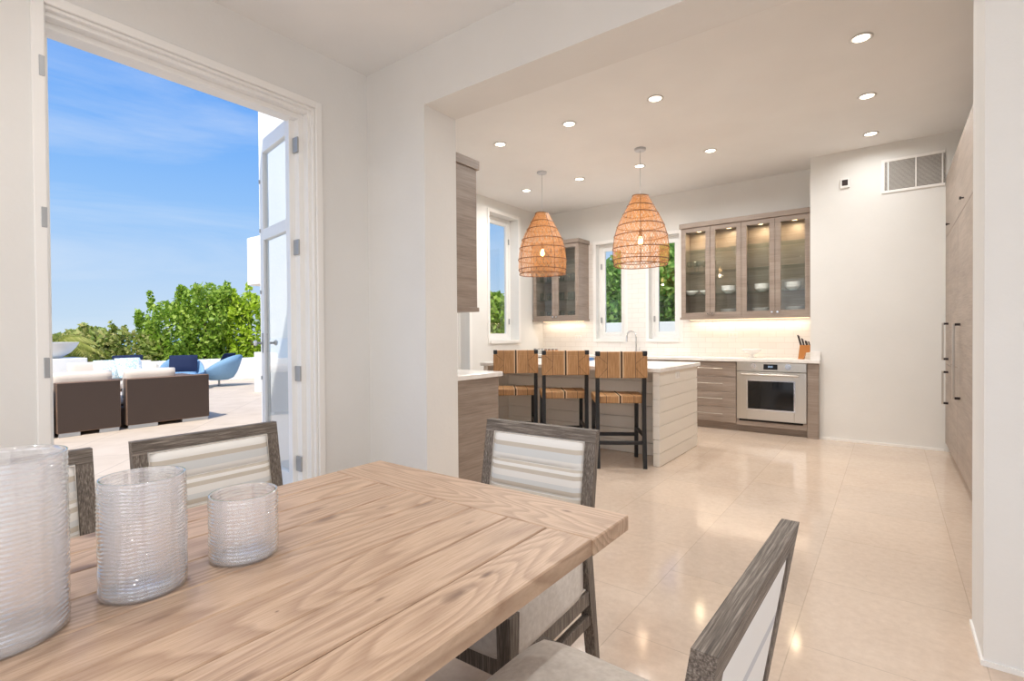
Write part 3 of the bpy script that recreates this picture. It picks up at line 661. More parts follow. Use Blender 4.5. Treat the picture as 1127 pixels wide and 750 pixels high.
# crockery in the glass cabinets
bowl = MB().lathe([(0, 0), (.04, 0), (.044, .008), (.08, .03), (.097, .056), (.092, .056), (.074, .032), (.038, .012), (0, .010)], n=28).build('bowl', 'porcelain', smooth=True)
plate = MB().lathe([(0, 0), (.06, 0), (.065, .002), (.115, .008), (.113, .0098), (.062, .004), (0, .0035)], n=32).build('plate', 'porcelain', smooth=True)
used = set()
def put(src, loc, label, cat, group):
    o = src if src not in used else None
    if o is None: o = src.copy(); C.objects.link(o)
    used.add(src); o.location = loc; tag(o, label, cat, group); return o
ws = (2.33 - .765) / 4; DX = [-2.33 + ws * (i + .5) for i in range(4)]
nm = ['first', 'second', 'third', 'fourth']
SH = .0095
put(bowl, (DX[0] - .10, 7.2, 1.78 + SH), 'left one of two small bowls behind the first glass door', 'bowl', 'bowls in the wall cabinet')
put(bowl, (DX[0] + .1, 7.24, 1.78 + SH), 'right one of two small bowls behind the first glass door', 'bowl', 'bowls in the wall cabinet')
for i in (1, 2, 3):
    for k in range(3): put(bowl, (DX[i] + (.0, 0, .02, -.02)[i], 7.22, 1.78 + SH + k * .022), 'white bowl in the stack behind the %s glass door' % nm[i], 'bowl', 'bowl stack behind the %s door' % nm[i])
    for k in range(8): put(plate, (DX[i] + .01, 7.22, 1.4955 + k * .0105), 'white plate in the stack behind the %s glass door' % nm[i], 'plate', 'plate stack behind the %s door' % nm[i])
gob = MB().lathe([(0, .0), (.03, 0), (.03, .003), (.005, .008), (.005, .07), (.012, .078), (.034, .10), (.037, .13), (.03, .16), (.0285, .16), (.035, .13), (.032, .102), (.006, .08), (0, .079)], n=20).build('stemmed_glass', 'tumbler_glass', smooth=True)
for i in range(6): put(gob, (-2.26 + i * .062, 7.2 + .05 * (i % 2), 2.09 + SH), 'clear stemmed glass on the third shelf behind first glass door', 'glass', 'stemmed glasses in the wall cabinet')
tum = MB().lathe([(0, 0), (.028, 0), (.036, .12), (.0345, .12), (.027, .004), (0, .004)], n=20).build('tumbler', 'tumbler_glass', smooth=True)
for z, ln in ((1.5205, 'bottom'), (1.82 + SH, 'second'), (2.13 + SH, 'third')):
    for i in range(8):
        put(tum, (-4.74 + i * .101, 7.2 + .06 * (i % 2), z), 'clear tumbler on the %s shelf of the corner cabinet' % ln, 'glass', 'tumblers on the %s shelf' % ln)

# ------------------------------------------------------------------ pendants
def pendant():
    r = empty('pendant_lamp', (0, 0, 0))
    m = MB(); m.lathe([(0, CH - .001), (.062, CH - .001), (.062, CH - .022), (.055, CH - .028), (0, CH - .028)], n=32); auto_smooth(m.build('ceiling_canopy', 'canopy_grey', r))
    m = MB(); m.cyl((0, 0, 2.42), (0, 0, CH - .028), .003, n=6); m.build('cord', 'cord_grey', r)
    m = MB(); m.cyl((0, 0, 2.42), (0, 0, 2.34), .018, n=14); m.build('lamp_socket', 'rattan_dark', r)
    m = MB(); m.lathe([(0, 2.25), (.012, 2.252), (.024, 2.27), (.026, 2.29), (.018, 2.32), (.012, 2.34)], n=16); m.build('bulb', 'bulb_glow', r, smooth=True)
    prof = [(2.79, .083), (2.70, .13), (2.60, .185), (2.47, .25), (2.35, .285), (2.22, .303), (2.10, .303), (2.02, .288)]
    zs = np.array([p[0] for p in prof][::-1]); rs = np.array([p[1] for p in prof][::-1])
    def rad(z): return float(np.interp(z, zs, rs))
    V = []; F = []; K = 22; N = 80; w = .0054
    for dr in (-1, 1):
        for k in range(N):
            base = 2 * PI * k / N
            for i in range(K + 1):
                z = 2.79 - .77 * i / K
                # zigzag: direction flips at each band
                th = base + dr * (abs(((i / K * 6) % 2) - 1)) * .33 + .03 * math.sin(k * 1.7)
                rr = rad(z) + dr * .002 + .003 * math.sin(th * 3)
                wt = w / rr
                V.append((rr * math.cos(th - wt / 2), rr * math.sin(th - wt / 2), z)); V.append((rr * math.cos(th + wt / 2), rr * math.sin(th + wt / 2), z))
                if i < K: b = len(V) - 2; F.append((b, b + 1, b + 3, b + 2))
    from_np('woven_shade', V, F, 'rattan', r)
    m = MB()
    for z in (2.79, 2.68, 2.59, 2.455, 2.345, 2.20, 2.075, 2.02):
        rr = rad(z) + .003; m.tube([(rr * math.cos(t), rr * math.sin(t), z + .004 * math.sin(t * 2 + z * 9)) for t in [2 * PI * i / 40 for i in range(40)]], .0055, 6, closed=True)
    for k in range(4):
        t = k * PI / 2 + .4; m.tube([((rad(z)) * math.cos(t), (rad(z)) * math.sin(t), z) for z in np.linspace(2.79, 2.02, 14)], .004, 5)
    m.build('shade_ribs', 'rattan_dark', r)
    m = MB(); m.cyl((-.083, 0, 2.79), (.083, 0, 2.79), .004, n=6); m.cyl((0, -.083, 2.79), (0, .083, 2.79), .004, n=6); m.build('spider', 'rattan_dark', r)
    L = bpy.data.lights.new('pendant_bulb', 'POINT'); L.energy = 3.5; L.color = (1, .76, .5); L.shadow_soft_size = .03; lo = bpy.data.objects.new('pendant_bulb', L); C.objects.link(lo); lo.parent = r; lo.location = (0, 0, 2.2)
    return r
p1 = pendant(); p1.location = (-2.235, 5.4, 0); tag(p1, 'woven rattan pendant lamp over the island, right and larger looking', 'pendant lamp', 'rattan pendants over the island')
p2 = dup(p1, (-3.545, 5.4, 0), R(40), 'woven rattan pendant lamp over the island, nearer the left window')
p2.scale = (1, 1, 1)

# ------------------------------------------------------------------ recessed lights
def downlight(x, y, label, power=1., group='recessed ceiling lights', seen=True):
    r = empty('recessed_light', (x, y, CH)); tag(r, label, 'ceiling light', group)
    m = MB(); m.lathe([(.052, -.001), (.068, -.001), (.072, -.006), (.055, -.008), (.050, -.003)], n=28); m.build('trim_ring', 'white_paint', r, smooth=True)
    m = MB(); m.lathe([(0, -.004), (.051, -.004)], n=28); m.build('lens', 'lamp_lens', r)
    L = bpy.data.lights.new('downlight', 'AREA'); L.shape = 'DISK'; L.size = .1; L.energy = KP * power; L.color = LC; L.spread = R(165); lo = bpy.data.objects.new('downlight', L); C.objects.link(lo); lo.parent = r; lo.location = (0, 0, -.012)
KP = 14; LC = (1, .985, .955)
rows = [(-.165, 4.34, 'recessed light nearest the fridge run in the near kitchen row'), (-1.655, 4.34, 'recessed light second from the fridge side in the near row'), (-2.525, 4.34, 'recessed light third from the fridge side in the near row'), (-3.385, 4.34, 'recessed light at the left end of the near kitchen row'),
        (-.165, 5.43, 'recessed light in the middle of the line beside the fridge run'), (-.165, 6.48, 'recessed light closest to the air grille'),
        (-1.63, 5.95, 'recessed light in the far row in front of four door cabinet'), (-2.47, 5.95, 'recessed light right behind the cord of the right pendant'), (-3.31, 5.95, 'recessed light in the far row between the two pendants'), (-4.17, 5.95, 'recessed light at the left end of the far row')]
for x, y, lb in rows: downlight(x, y, lb, 0.35 if (x > -1 and y > 6) else (.85 if x > -1 else 1.0))
KP2 = 12  # out-of-view dining downlights, added to brighten the room
for x, y, lb in ((-1.9, .5, 'added unseen fill light in dining ceiling above the far chairs'), (.2, .3, 'added unseen fill light in dining ceiling above the near chairs'), (-1.9, -1.4, 'added unseen fill light in dining ceiling behind the table, door side'), (.2, -1.4, 'added unseen fill light in dining ceiling behind the table, wall side')):
    downlight(x, y, lb, KP2 / KP, 'added dining room fill lights')

# ------------------------------------------------------------------ bar stools
def make_stool():
    r = empty('bar_stool')
    hw = .215; D = .42   # local: back posts at y=0, front at +D
    def leg(x, y0, y1, z1, xs=0.):
        m = MB(); m.obox((x + xs, y0, 0), (x, y1, z1), .036, .036, .003, up=(0, 1, 0)); m.build('leg', 'black_wood', r)
    for s in (-1, 1):
        m = MB(); x = s * hw
        secs = [[(x - .018, y - .016, z), (x + .018, y - .016, z), (x + .018, y + .016, z), (x - .018, y + .016, z)] for y, z in ((-.03, 0), (0, .3), (.01, .65), (-.012, .9), (-.03, 1.09))]
        m.sweep_sections(secs); m.build('leg', 'black_wood', r)
        leg(x, D + .01, D - .02, .66)
    for (a, b) in (((-hw, -.005, .235), (hw, -.005, .235)), ((-hw, D, .235), (hw, D, .235)), ((-hw, 0, .30), (-hw, D, .30)), ((hw, 0, .30), (hw, D, .30))):
        m = MB(); m.obox(a, b, .022, .035, .003); m.build('stretcher', 'black_wood', r)
    # seat: woven band
    def band(name, x0, x1, y0, y1, z0, z1, xcen, along='y', notch=False):
        s = MB()
        if notch:
            s.box((x0, y0, z0), (x1, y1, z1 - .04), .006, 2); s.box((x0 + .042, y0, z1 - .045), (x1 - .042, y1, z1), .006, 2)
        else: s.box((x0, y0, z0), (x1, y1, z1), .012, 3)
        o = s.build(name, 'cord_tan', r)
        e = .0025; q = MB(); q.box((xcen - .006, y0 - e, z0 - e), (xcen + .006, y1 + e, z1 + e), .001); 
        q.build('dark_strand', 'cord_black', o)
        q = MB()
        for xx in (xcen - .013, xcen + .016): q.box((xx - .005, y0 - e * .8, z0 - e * .8), (xx + .005, y1 + e * .8, z1 + e * .8), .001)
        q.build('cream_strand', 'cord_cream', o)
        q = MB(); w4 = (x1 - x0) / 4 - .01
        for xx in (x0 + w4, x1 - w4): q.box((xx - .0018, y0 - e * .6, z0 - e * .4), (xx + .0018, y1 + e * .6, z1 + e * .4))
        if notch:
            for sx, X in ((1, x0), (-1, x1)):
                zc = (z0 + z1) / 2 - .01
                for zt, zz in ((z1 - .045, zc), (z0 + .006, zc), ):
                    q.obox((X + sx * .03, y0 - .0008, zt), (X + sx * w4, y0 - .0008, zz + (.02 if zt > zc else -.02)), .003, .0022)
        q.build('seam_lines', 'cord_black', o)
        return o
    band('seat', -hw - .022, hw + .022, -.012 + .045, D + .015, .60, .668, .0)
    band('backrest', -hw - .022, hw + .022, -.052, .012, .845, 1.088, .0, notch=True)
    # post tips showing at the notch
    for s in (-1, 1): m = MB(); m.box((s * hw - .021, -.054, 1.052), (s * hw + .021, .010, 1.092), .003); m.build('post_cap', 'black_wood', r)
    return r
st = make_stool(); ang = R(33)
def st_at(c): return (c[0], c[1], 0)
tag(st, 'black framed bar stool with woven tan seat, nearest the island end panel', 'bar stool', 'woven bar stools at the island')
st.location = (-2.015, 4.385, 0); st.rotation_euler = (0, 0, ang)
dup(st, (-2.63, 4.41, 0), R(37), 'black framed woven bar stool in the middle of the three')
dup(st, (-3.20, 4.34, 0), R(39), 'black framed woven bar stool partly hidden by the side counter')

# ------------------------------------------------------------------ dining table
r = empty('dining_table', (-1.09, .0, 0)); tag(r, 'light oak plank dining table with breadboard end and glass vases on it', 'dining table')
TX0, TX1, TY1, TZ, TT = -1.61, -.57, 1.28, .76, .042
seams = [TX1, -.70, -.825, -.955, -1.094, -1.226, -1.365, -1.49, TX0]
m = MB()
for a, b in zip(seams, seams[1:]): m.box((b + .0016 + 1.09, -1.1, TZ - TT), (a - .0016 + 1.09, 1.078, TZ), .003)
m.build('plank_top', 'oak_long', r)
for y0, y1 in ((1.08, TY1), (-1.3, -1.102)): MB().box((TX0 + 1.09, y0, TZ - TT), (TX1 + 1.09 + .003, y1, TZ), .003).build('breadboard_end', 'oak_cross', r)
m = MB(); 
for yy in (-.78, .72): m.box((-.36, yy - .05, TZ - TT - .08), (.36, yy + .05, TZ - TT - .001), .006)
m.box((-.04, -.78, TZ - TT - .07), (.04, .72, TZ - TT - .002), .004); m.build('under_rail', 'chair_wood', r)
for yy in (-.78, .72):
    m = MB(); m.box((-.13, yy - .045, .07), (.13, yy + .045, TZ - TT - .079), .006); m.build('pedestal', 'chair_wood', r)
    m = MB(); m.box((-.34, yy - .05, 0), (.34, yy + .05, .07), .01); m.build('foot', 'chair_wood', r)
m = MB(); m.box((-.03, -.74, .2), (.03, .68, .28), .004); m.build('stretcher', 'chair_wood', r)

# ------------------------------------------------------------------ dining chairs
def make_chair():
    r = empty('dining_chair'); H = .260; t = .044
    yb = lambda z: (.285 - (z / .46) * .062) if z < .46 else .223 + (z - .46) / .425 * .072
    for s in (-1, 1):
        m = MB(); x = s * (H - t / 2); secs = []
        for z in (0, .12, .24, .34, .42, .5, .6, .74, .842):
            y = yb(z); w = t / 2; dd = .016 + (.012 if .2 < z < .52 else 0) * 1
            secs.append([(x - w, y - dd, z), (x + w, y - dd, z), (x + w, y + .015, z), (x - w, y + .015, z)])
        m.sweep_sections(secs); m.build('leg', 'chair_wood', r, label='rear leg running up as back post') if False else m.build('leg', 'chair_wood', r)
        m = MB(); secs = []
        for z in (0, .2, .44): w = .018 + z / .44 * .006; secs.append([(x - w, -.272 - w, z), (x + w + .002, -.272 - w, z), (x + w + .002, -.272 + w, z), (x - w, -.272 + w, z)] if s > 0 else [(x - w - .002, -.272 - w, z), (x + w, -.272 - w, z), (x + w, -.272 + w, z), (x - w - .002, -.272 + w, z)])
        m.sweep_sections(secs); m.build('leg', 'chair_wood', r)
        m = MB(); m.obox((x, -.25, .275), (x, yb(.275) - .02, .275), .034, .055, .003); m.build('seat_rail', 'chair_wood', r)
        m = MB(); m.obox((x, -.26, .185), (x, yb(.185) - .015, .185), .028, .042, .003); m.build('stretcher', 'chair_wood', r)
    for y in (-.272, .215): m = MB(); m.box((-H + .04, y - .016, .247), (H - .04, y + .016, .303), .003); m.build('seat_rail', 'chair_wood', r)
    m = MB(); m.box((-H + .034, -.02, .168), (H - .034, .006, .204), .003); m.build('stretcher', 'chair_wood', r)
    # top rail (tilted) and lower back rail
    m = MB(); 
    def slab(z0, z1, x0, x1, a, b, bev=0):
        y0, y1 = yb(z0), yb(z1); return [[(x0, y0 + a, z0), (x1, y0 + a, z0), (x1, y0 + b, z0), (x0, y0 + b, z0)], [(x0, y1 + a, z1), (x1, y1 + a, z1), (x1, y1 + b, z1), (x0, y1 + b, z1)]]
    m.sweep_sections(slab(.8425, .885, -H, H, -.016, .015)); m.build('top_rail', 'chair_wood', r)
    m = MB(); m.sweep_sections(slab(.485, .52, -H + t, H - t, -.015, .016)); m.build('lower_rail', 'chair_wood', r)
    # upholstered back with horizontal channels
    def panel(front):
        t_ = bmesh.new(); nx, nz = 16, 36; hw = H - t - .001; z0, z1 = .52, .842; V = {}
        for i in range(nx + 1):
            for j in range(nz + 1):
                u, v = i / nx, j / nz; z = z0 + (z1 - z0) * v
                if front:
                    edge = min(1, min(u, 1 - u) * 14, min(v, 1 - v) * 14) ** .5
                    ch = abs(math.sin(v * 3 * PI)) ** .3
                    puff = .010 + .020 * edge * (.35 + .65 * ch); y = yb(z) - puff
                else: y = yb(z) + .010 + .004 * min(1, min(u, 1 - u) * 14, min(v, 1 - v) * 14) ** .5
                V[i, j] = t_.verts.new((-hw + 2 * hw * u, y, z))
        for i in range(nx):
            for j in range(nz): t_.faces.new((V[i, j], V[i + 1, j], V[i + 1, j + 1], V[i, j + 1]))
        return t_
    m = MB(); m.add(panel(False)); bc = auto_smooth(m.build('back_cover', 'cover_fabric', r), 50)
    m = MB(); m.add(panel(True))
    for (a, b) in ((-1, 1),):
        m.sweep_sections([[(-H + t + .001, yb(z) - .009, z), (H - t - .001, yb(z) - .009, z), (H - t - .001, yb(z) + .0095, z), (-H + t + .001, yb(z) + .0095, z)] for z in (.521, .841)])
    bk = m.build('backrest', 'stripe_fabric', r, smooth=False); auto_smooth(bk, 50)
    q = MB(); hw = H - t - .004
    q.tube([(-hw, yb(.524) - .017, .524), (hw, yb(.524) - .017, .524), (hw, yb(.838) - .017, .838), (-hw, yb(.838) - .017, .838)], .003, 6, closed=True); q.build('piping', 'seat_fabric', bk)
    # seat cushion
    m = MB(); t_ = bmesh.new(); bmesh.ops.create_cube(t_, size=2); bmesh.ops.subdivide_edges(t_, edges=t_.edges, cuts=9, use_grid_fill=True)
    for v in t_.verts:
        x, y, z = v.co; ex, ey = abs(x) ** 6, abs(y) ** 6
        k = (1 - .05 * ey); k2 = (1 - .05 * ex)
        zz = z if z < 0 else z * (1 - .26 * max(ex, ey) - .05 * ex * ey) + .16 * (1 - x * x) * (1 - y * y) * (z > .5)
        s_ = 1 - (.035 * max(0, z) ** 3)
        v.co = Vector((x * (H - .004) * k * s_, -.043 + y * .252 * k2 * s_, .392 + zz * .088))
    m.add(t_); se = m.build('seat', 'seat_fabric', r, smooth=True)
    q = MB(); x_, y0, y1 = H - .012, -.288, .2; q.tube([(-x_, y0, .312), (x_, y0, .312), (x_, y1, .312), (-x_, y1, .312)], .004, 6, closed=True); q.build('piping', 'seat_fabric', se)
    return r
ch = make_chair()
tag(ch, 'grey wood dining chair with striped back at the far table end', 'dining chair', 'dining chairs around the oak table')
ch.location = (-1.138, 1.425, 0); ch.rotation_euler = (0, 0, R(1.8))
dup(ch, (-.457, .858, 0), R(-91.6), 'grey wood dining chair at the near right side, seen from behind')
dup(ch, (-1.835, .872, 0), R(90), 'grey wood dining chair beyond the table in front of patio door')
dup(ch, (-1.835, .245, 0), R(90), 'grey wood dining chair mostly hidden behind the tallest glass vase')

# ------------------------------------------------------------------ ribbed glass vases
def vase(name, c, rad, h, label, seed, rows):
    rows = int(rows * 1.25)
    rg = random.Random(seed); ph = [(rg.uniform(0, 6.28), rg.choice([1, 2, 3, 5, 8]), rg.uniform(.3, 1)) for _ in range(6)]
    def fn(t, z):
        w = sum(a * math.sin(k * t + p + z * 30) for p, k, a in ph)
        e = min(1, z / .02, (h - z) / .012)
        am = .55 + .45 * math.sin(3 * t + z * 61 + ph[0][0]) * math.sin(7 * t - z * 97 + ph[1][0])
        am2 = .5 + .5 * math.sin(23 * t + 40 * z + math.sin(z * 300)) if rad > .08 else 1
        return .0034 * max(0, e) * am * (.45 + .55 * am2) * (abs(math.sin(z * PI / (h / rows) + .62 * w + .5 * t)) - .4)
    n = 120; K = rows * 6; prof = [(0, .0), (rad * .93, .0)] + [(rad, .004)]
    prof += [(rad, .004 + (h - .004) * i / K) for i in range(1, K + 1)]
    inner = [(rad - .0040, h - (h - .008) * i / 30) for i in range(0, 31)] + [(rad * .9, .004), (0, .004)]
    m = MB(); m.lathe([(0, 0), (rad * .95, 0), (rad, .005)], n=n)
    m = MB(); m.lathe(prof, n=n, fn=lambda t, z: fn(t, z) if z > .006 else 0)
    k0 = len(m.bm.verts)
    # rim + inner surface
    m.lathe([(rad, h)] + inner, n=n)
    o = m.build(name, 'vase_glass', smooth=True, loc=(c[0], c[1], TZ), weld=True); tag(o, label, 'vase', 'ribbed glass vases on the table'); return o
vase('glass_vase', (-1.163, .545), .069, .143, 'smallest ribbed clear glass vase on the table, right of the others', 1, 15)
vase('glass_vase', (-1.168, .356), .071, .222, 'medium ribbed clear glass vase between the two others', 2, 26)
vase('glass_vase', (-1.17, .150), .093, .298, 'tallest ribbed clear glass vase at the left edge', 3, 30)

# ------------------------------------------------------------------ outside: terrace, walls
OZ = -.02
struct(MB().box((-16.3, -9, OZ - .3), (DWX - .28, 9.5, OZ)), 'terrace_floor', 'terrace_tile')
m = MB(); m.box((-15.75, -9, OZ), (-15.5, 9.5, .62), .01); struct(m, 'terrace_parapet', 'stucco')
m = MB(); m.box((-11.7, 5.75, OZ), (-11.45, 9.4, .9), .01); struct(m, 'terrace_wall', 'stucco')
m = MB(); m.box((-13.6, .6, OZ), (-12.7, 2.98, .86), .01); struct(m, 'terrace_planter_wall', 'stucco')
m = MB(); m.box((-13.4, 2.98, OZ), (-12.9, 3.75, .70), .01); struct(m, 'terrace_step_wall', 'stucco')
m = MB(); m.box((-8.2, 3.94, 2.07), (-5.05, 5.0, 2.82), .01); struct(m, 'wall_balcony', 'stucco')
m = MB(); m.box((DWX - .285, -9, CH + .1), (DWX - .28, 2.55, CH + .6)); struct(m, 'wall_parapet', 'stucco')
struct(MB().box((-5.05, Y1 - .006, OZ), (DWX - .28, Y1 - .001, CH + .6)), 'wall_wing', 'stucco')
# fire bowl
o = MB().lathe([(0, 0), (.20, 0), (.27, .03), (.38, .11), (.46, .21), (.51, .31), (.485, .31), (.43, .21), (.34, .12), (0, .06)], n=48).build('stone_bowl', 'stucco', smooth=True, loc=(-13.15, 2.44, .861)); auto_smooth(o, 50); tag(o, 'wide white bowl planter standing on the white terrace wall', 'bowl planter')

# wicker sofas
def sofa(y0, y1, label, cush, x_back=-8.45, flip=1, h=.70, arm=None):
    r = empty('wicker_sofa', (x_back, (y0 + y1) / 2, OZ)); tag(r, label, 'sofa', 'wicker terrace sofas'); w = (y1 - y0) / 2; f = -flip
    m = MB(); m.box((0, -w, .05), (f * .14, w, h), .012, 2); m.box((f * .14, -w, .05), (f * .92, w, .30), .012, 2); bd = m.build('wicker_frame', 'wicker', r)
    if arm: m = MB(); a, b = arm; m.box((f * .13, a - (y0 + y1) / 2, .28), (f * .92, b - (y0 + y1) / 2, h - .02), .012, 2); m.build('arm', 'wicker', r)
    for s in (-1, 1):
        m = MB(); m.box((f * .004, s * (w - .02), .0), (f * .05, s * w * .3, .05), .002); m.build('foot', 'hinge_metal', r)
        m = MB(); m.box((f * .8, s * (w - .02), .0), (f * .85, s * (w - .02) - s * .05, .05), .003); m.build('foot', 'hinge_metal', r)
    for a, b in cush:
        yc = (a + b) / 2 - (y0 + y1) / 2
        m = MB(); cushion(m, (f * .53, yc, .38), (.76, b - a - .01, .17), .25); m.build('seat_cushion', 'cushion_white', r, smooth=True)
        m = MB(); cushion(m, (f * .22, yc, .62), (.40, b - a - .01, .18), .22, Matrix.Rotation(R(-78) * f * -1, 4, 'Y')); m.build('back_cushion', 'cushion_white', r, smooth=True)
    return r
sofa(2.40, 3.46, 'brown wicker sofa on the terrace with its back to the door, right section', [(2.42, 3.06)], arm=(3.25, 3.43))
sofa(1.665, 2.335, 'brown wicker sofa section on the terrace left of the longer one', [(1.66, 2.29)])
sofa(.9, 1.61, 'brown wicker sofa section on the terrace cut off by the door frame', [(.9, 1.6)])
sofa(2.5, 3.85, 'wicker sofa with white cushions facing the house across the terrace', [(2.52, 3.17), (3.18, 3.83)], x_back=-12.2, flip=-1, h=.62)
def throw(loc, size, rot, mat, label, name='throw_pillow'):
    m = MB(); cushion(m, (0, 0, 0), (size[0], size[1], .14), .75); o = m.build(name, mat, smooth=True, loc=loc); o.rotation_euler = rot; tag(o, label, 'pillow', 'terrace throw pillows'); return o
throw((-11.72, 3.02, .66), (.36, .36), (0, R(72), R(-8)), 'pillow_print', 'blue and white printed pillow at left end of the far sofa')
throw((-11.62, 3.36, .68), (.40, .44), (0, R(66), R(12)), 'pillow_print', 'blue and white printed pillow beside the navy one on far sofa')
throw((-12.02, 3.45, .76), (.30, .5), (0, R(78), R(0)), 'throw_navy', 'navy pillow behind the printed ones on the far sofa')
throw((-11.66, 3.66, .62), (.36, .36), (0, R(62), R(-14)), 'pillow_beige', 'cream patterned pillow on the far sofa, right of the navy one')

# blue swivel lounge chairs
def lounge():
    r = empty('lounge_chair')
    m = MB(); nu = 40; inner, outer = [], []
    lev = [(0.0, .17, .30), (.16, .30, .34), (.5, .40, .42), (1., .46, .50)]
    def rim(t):  # t=0 back; height of rim falls towards the front
        return .40 + .34 * max(0, math.cos(t)) ** 1.1 + .04 * (1 + math.cos(t))
    rings = []
    prof = [(.0, 0.0), (.22, .0), (.33, .10), (.40, .35), (.45, .7), (.48, 1.0)]
    for k, (rr, f) in enumerate(prof):
        L = []
        for i in range(nu):
            t = 2 * PI * i / nu; z = .17 + (rim(t) - .17) * f; back = .12 * f * max(0, math.cos(t)); L.append((-(rr + back) * math.cos(t), (rr) * math.sin(t), z))
        rings.append(L)
    for (rr, f) in [(.455, .99), (.40, .7), (.36, .5)]:
        L = []
        for i in range(nu):
            t = 2 * PI * i / nu; z = max(.33, .17 + (rim(t) - .17) * f) if f < .9 else .17 + (rim(t) - .17) * f; back = .12 * f * max(0, math.cos(t)); L.append((-(rr + back) * math.cos(t), rr * math.sin(t), z))
        rings.append(L)
    rings.append([(0, 0, .33)] * nu)
    vr = [[m.bm.verts.new(p) for p in L] for L in rings]
    for A, B in zip(vr, vr[1:]):
        for k in range(nu): m.bm.faces.new((A[k], A[(k + 1) % nu], B[(k + 1) % nu], B[k]))
    bmesh.ops.remove_doubles(m.bm, verts=m.bm.verts, dist=1e-4)
    m.build('shell', 'blue_mesh', r, smooth=True)
    m = MB(); cushion(m, (.03, 0, .38), (.62, .62, .12), .3); m.build('seat_cushion', 'blue_mesh', r, smooth=True)
    m = MB(); m.cyl((0, 0, .01), (0, 0, .18), .025, n=12); m.lathe([(0, .0), (.24, 0), (.24, .008), (.03, .03), (0, .03)], n=32); m.build('pedestal', 'hinge_metal', r)
    return r
l1 = lounge(); tag(l1, 'blue swivel lounge chair with steel pedestal, right of the pair on terrace', 'lounge chair', 'blue lounge chairs')
l1.location = (-13.9, 5.93, OZ); l1.rotation_euler = (0, 0, R(205))
l2 = dup(l1, (-13.6, 4.95, OZ), R(-25), 'blue swivel lounge chair showing its navy pillow, left of the pair')
throw((-13.76, 5.06, .62), (.42, .58), (0, R(68), R(-25)), 'throw_navy', 'navy pillow in the left blue lounge chair')
throw((-13.66, 6.02, .66), (.40, .42), (0, R(-60), R(25)), 'throw_navy', 'navy pillow in the right blue lounge chair')

# ------------------------------------------------------------------ foliage
def leaves(cs, n, size, elong=1.8, up=.35):
    """cs: list of (center, radii, weight); returns V,F for n leaves on/in ellipsoids"""
    cs_ = np.array([c for c, _, _ in cs]); rs_ = np.array([r_ for _, r_, _ in cs]); w = np.array([x for _, _, x in cs], float); w /= w.sum()
    idx = rng.choice(len(cs), n, p=w); dd = rng.normal(size=(n, 3)); dd /= np.linalg.norm(dd, axis=1)[:, None]
    rad = rng.uniform(.35, 1, n) ** .5
    P = cs_[idx] + dd * rs_[idx] * rad[:, None]
    a = rng.normal(size=(n, 3)); a[:, 2] += up; a /= np.linalg.norm(a, axis=1)[:, None]
    b = np.cross(a, rng.normal(size=(n, 3))); b /= np.linalg.norm(b, axis=1)[:, None]
    s = size * rng.uniform(.6, 1.3, n)[:, None]
    V = np.stack([P - a * s * elong / 2, P + b * s / 2, P + a * s * elong / 2, P - b * s / 2], 1).reshape(-1, 3)
    F = np.arange(4 * n).reshape(n, 4); return V, F
def bush(name, base, blobs, n, size, mat, label, cat='bush', sprigs=0, elong=1.8, sprig_up=1.):
    r = empty(name, base); tag(r, label, cat); base = Vector(base)
    cs = [((x, y, z), rr, rr[0] * rr[1] * rr[2]) for (x, y, z), rr in blobs]
    for k in range(sprigs):
        (x, y, z), rr = blobs[k % len(blobs)]; t = random.uniform(0, 6.28); e = random.uniform(.15, 1.)
        px, py, pz = x + rr[0] * math.cos(t) * math.cos(e), y + rr[1] * math.sin(t) * math.cos(e), z + rr[2] * math.sin(e)
        L = random.uniform(.25, .6) * sprig_up
        cs.append(((px, py, pz + L * .4), (.10, .10, L * .6), rr[0] * rr[1] * rr[2] * .03))
    V, F = leaves(cs, n, size, elong); from_np('foliage', V, F, mat, r)
    m = MB()
    for (x, y, z), rr in blobs:
        p0 = Vector((x * .25, y * .25, 0)); p1 = Vector((x, y, z)); mid = (p0 + p1) / 2 + Vector((.1, -.05, .15)); m.tube([p0, mid, p1, p1 + Vector((.05, .08, rr[2] * .8))], [.07, .05, .03, .01], 6)
    m.build('branches', 'bark', r); return r
# main bushes beyond the parapet (view through the patio door)
bush('sea_grape_bush', (-18.0, 7.2, -1.2), [((0, -1.0, 2.3), (1.0, .8, 1.3)), ((.2, .0, 3.0), (1.0, .8, 1.25)), ((-.1, .8, 2.6), (1.0, .7, 1.4)), ((0, -.3, 1.4), (1.2, 1.3, 1.0))], 17000, .085, 'leaf_green', 'tall mid green bush beyond the parapet, left of the brighter one', sprigs=46)
bush('buttonwood_bush', (-17.3, 9.3, -1.2), [((0, -1.0, 2.7), (.9, .8, 1.25)), ((.2, .2, 2.8), (.9, .8, 1.3)), ((0, 1.3, 2.5), (1.0, .9, 1.2)), ((0, 0, 1.3), (1.2, 1.8, 1.0))], 18000, .08, 'leaf_bright', 'bright yellow green bush beyond the parapet beside the door leaf', sprigs=46)
bush('low_bush', (-18.2, 5.0, -1.4), [((0, -.6, 2.3), (.9, .7, .7)), ((.1, .4, 2.1), (.9, .7, .75)), ((0, 0, 1.5), (1.1, 1.2, .8))], 7000, .09, 'leaf_sea', 'low olive green bush beyond the parapet in front of the sea', sprigs=16, sprig_up=.6)
bush('shore_bush', (-18.9, 4.2, -1.4), [((0, .0, 2.15), (.9, .8, .75)), ((.2, -.9, 1.9), (.9, .7, .7))], 3800, .10, 'leaf_sea', 'low olive bush next to the palm beyond the parapet', sprigs=14, sprig_up=.5)
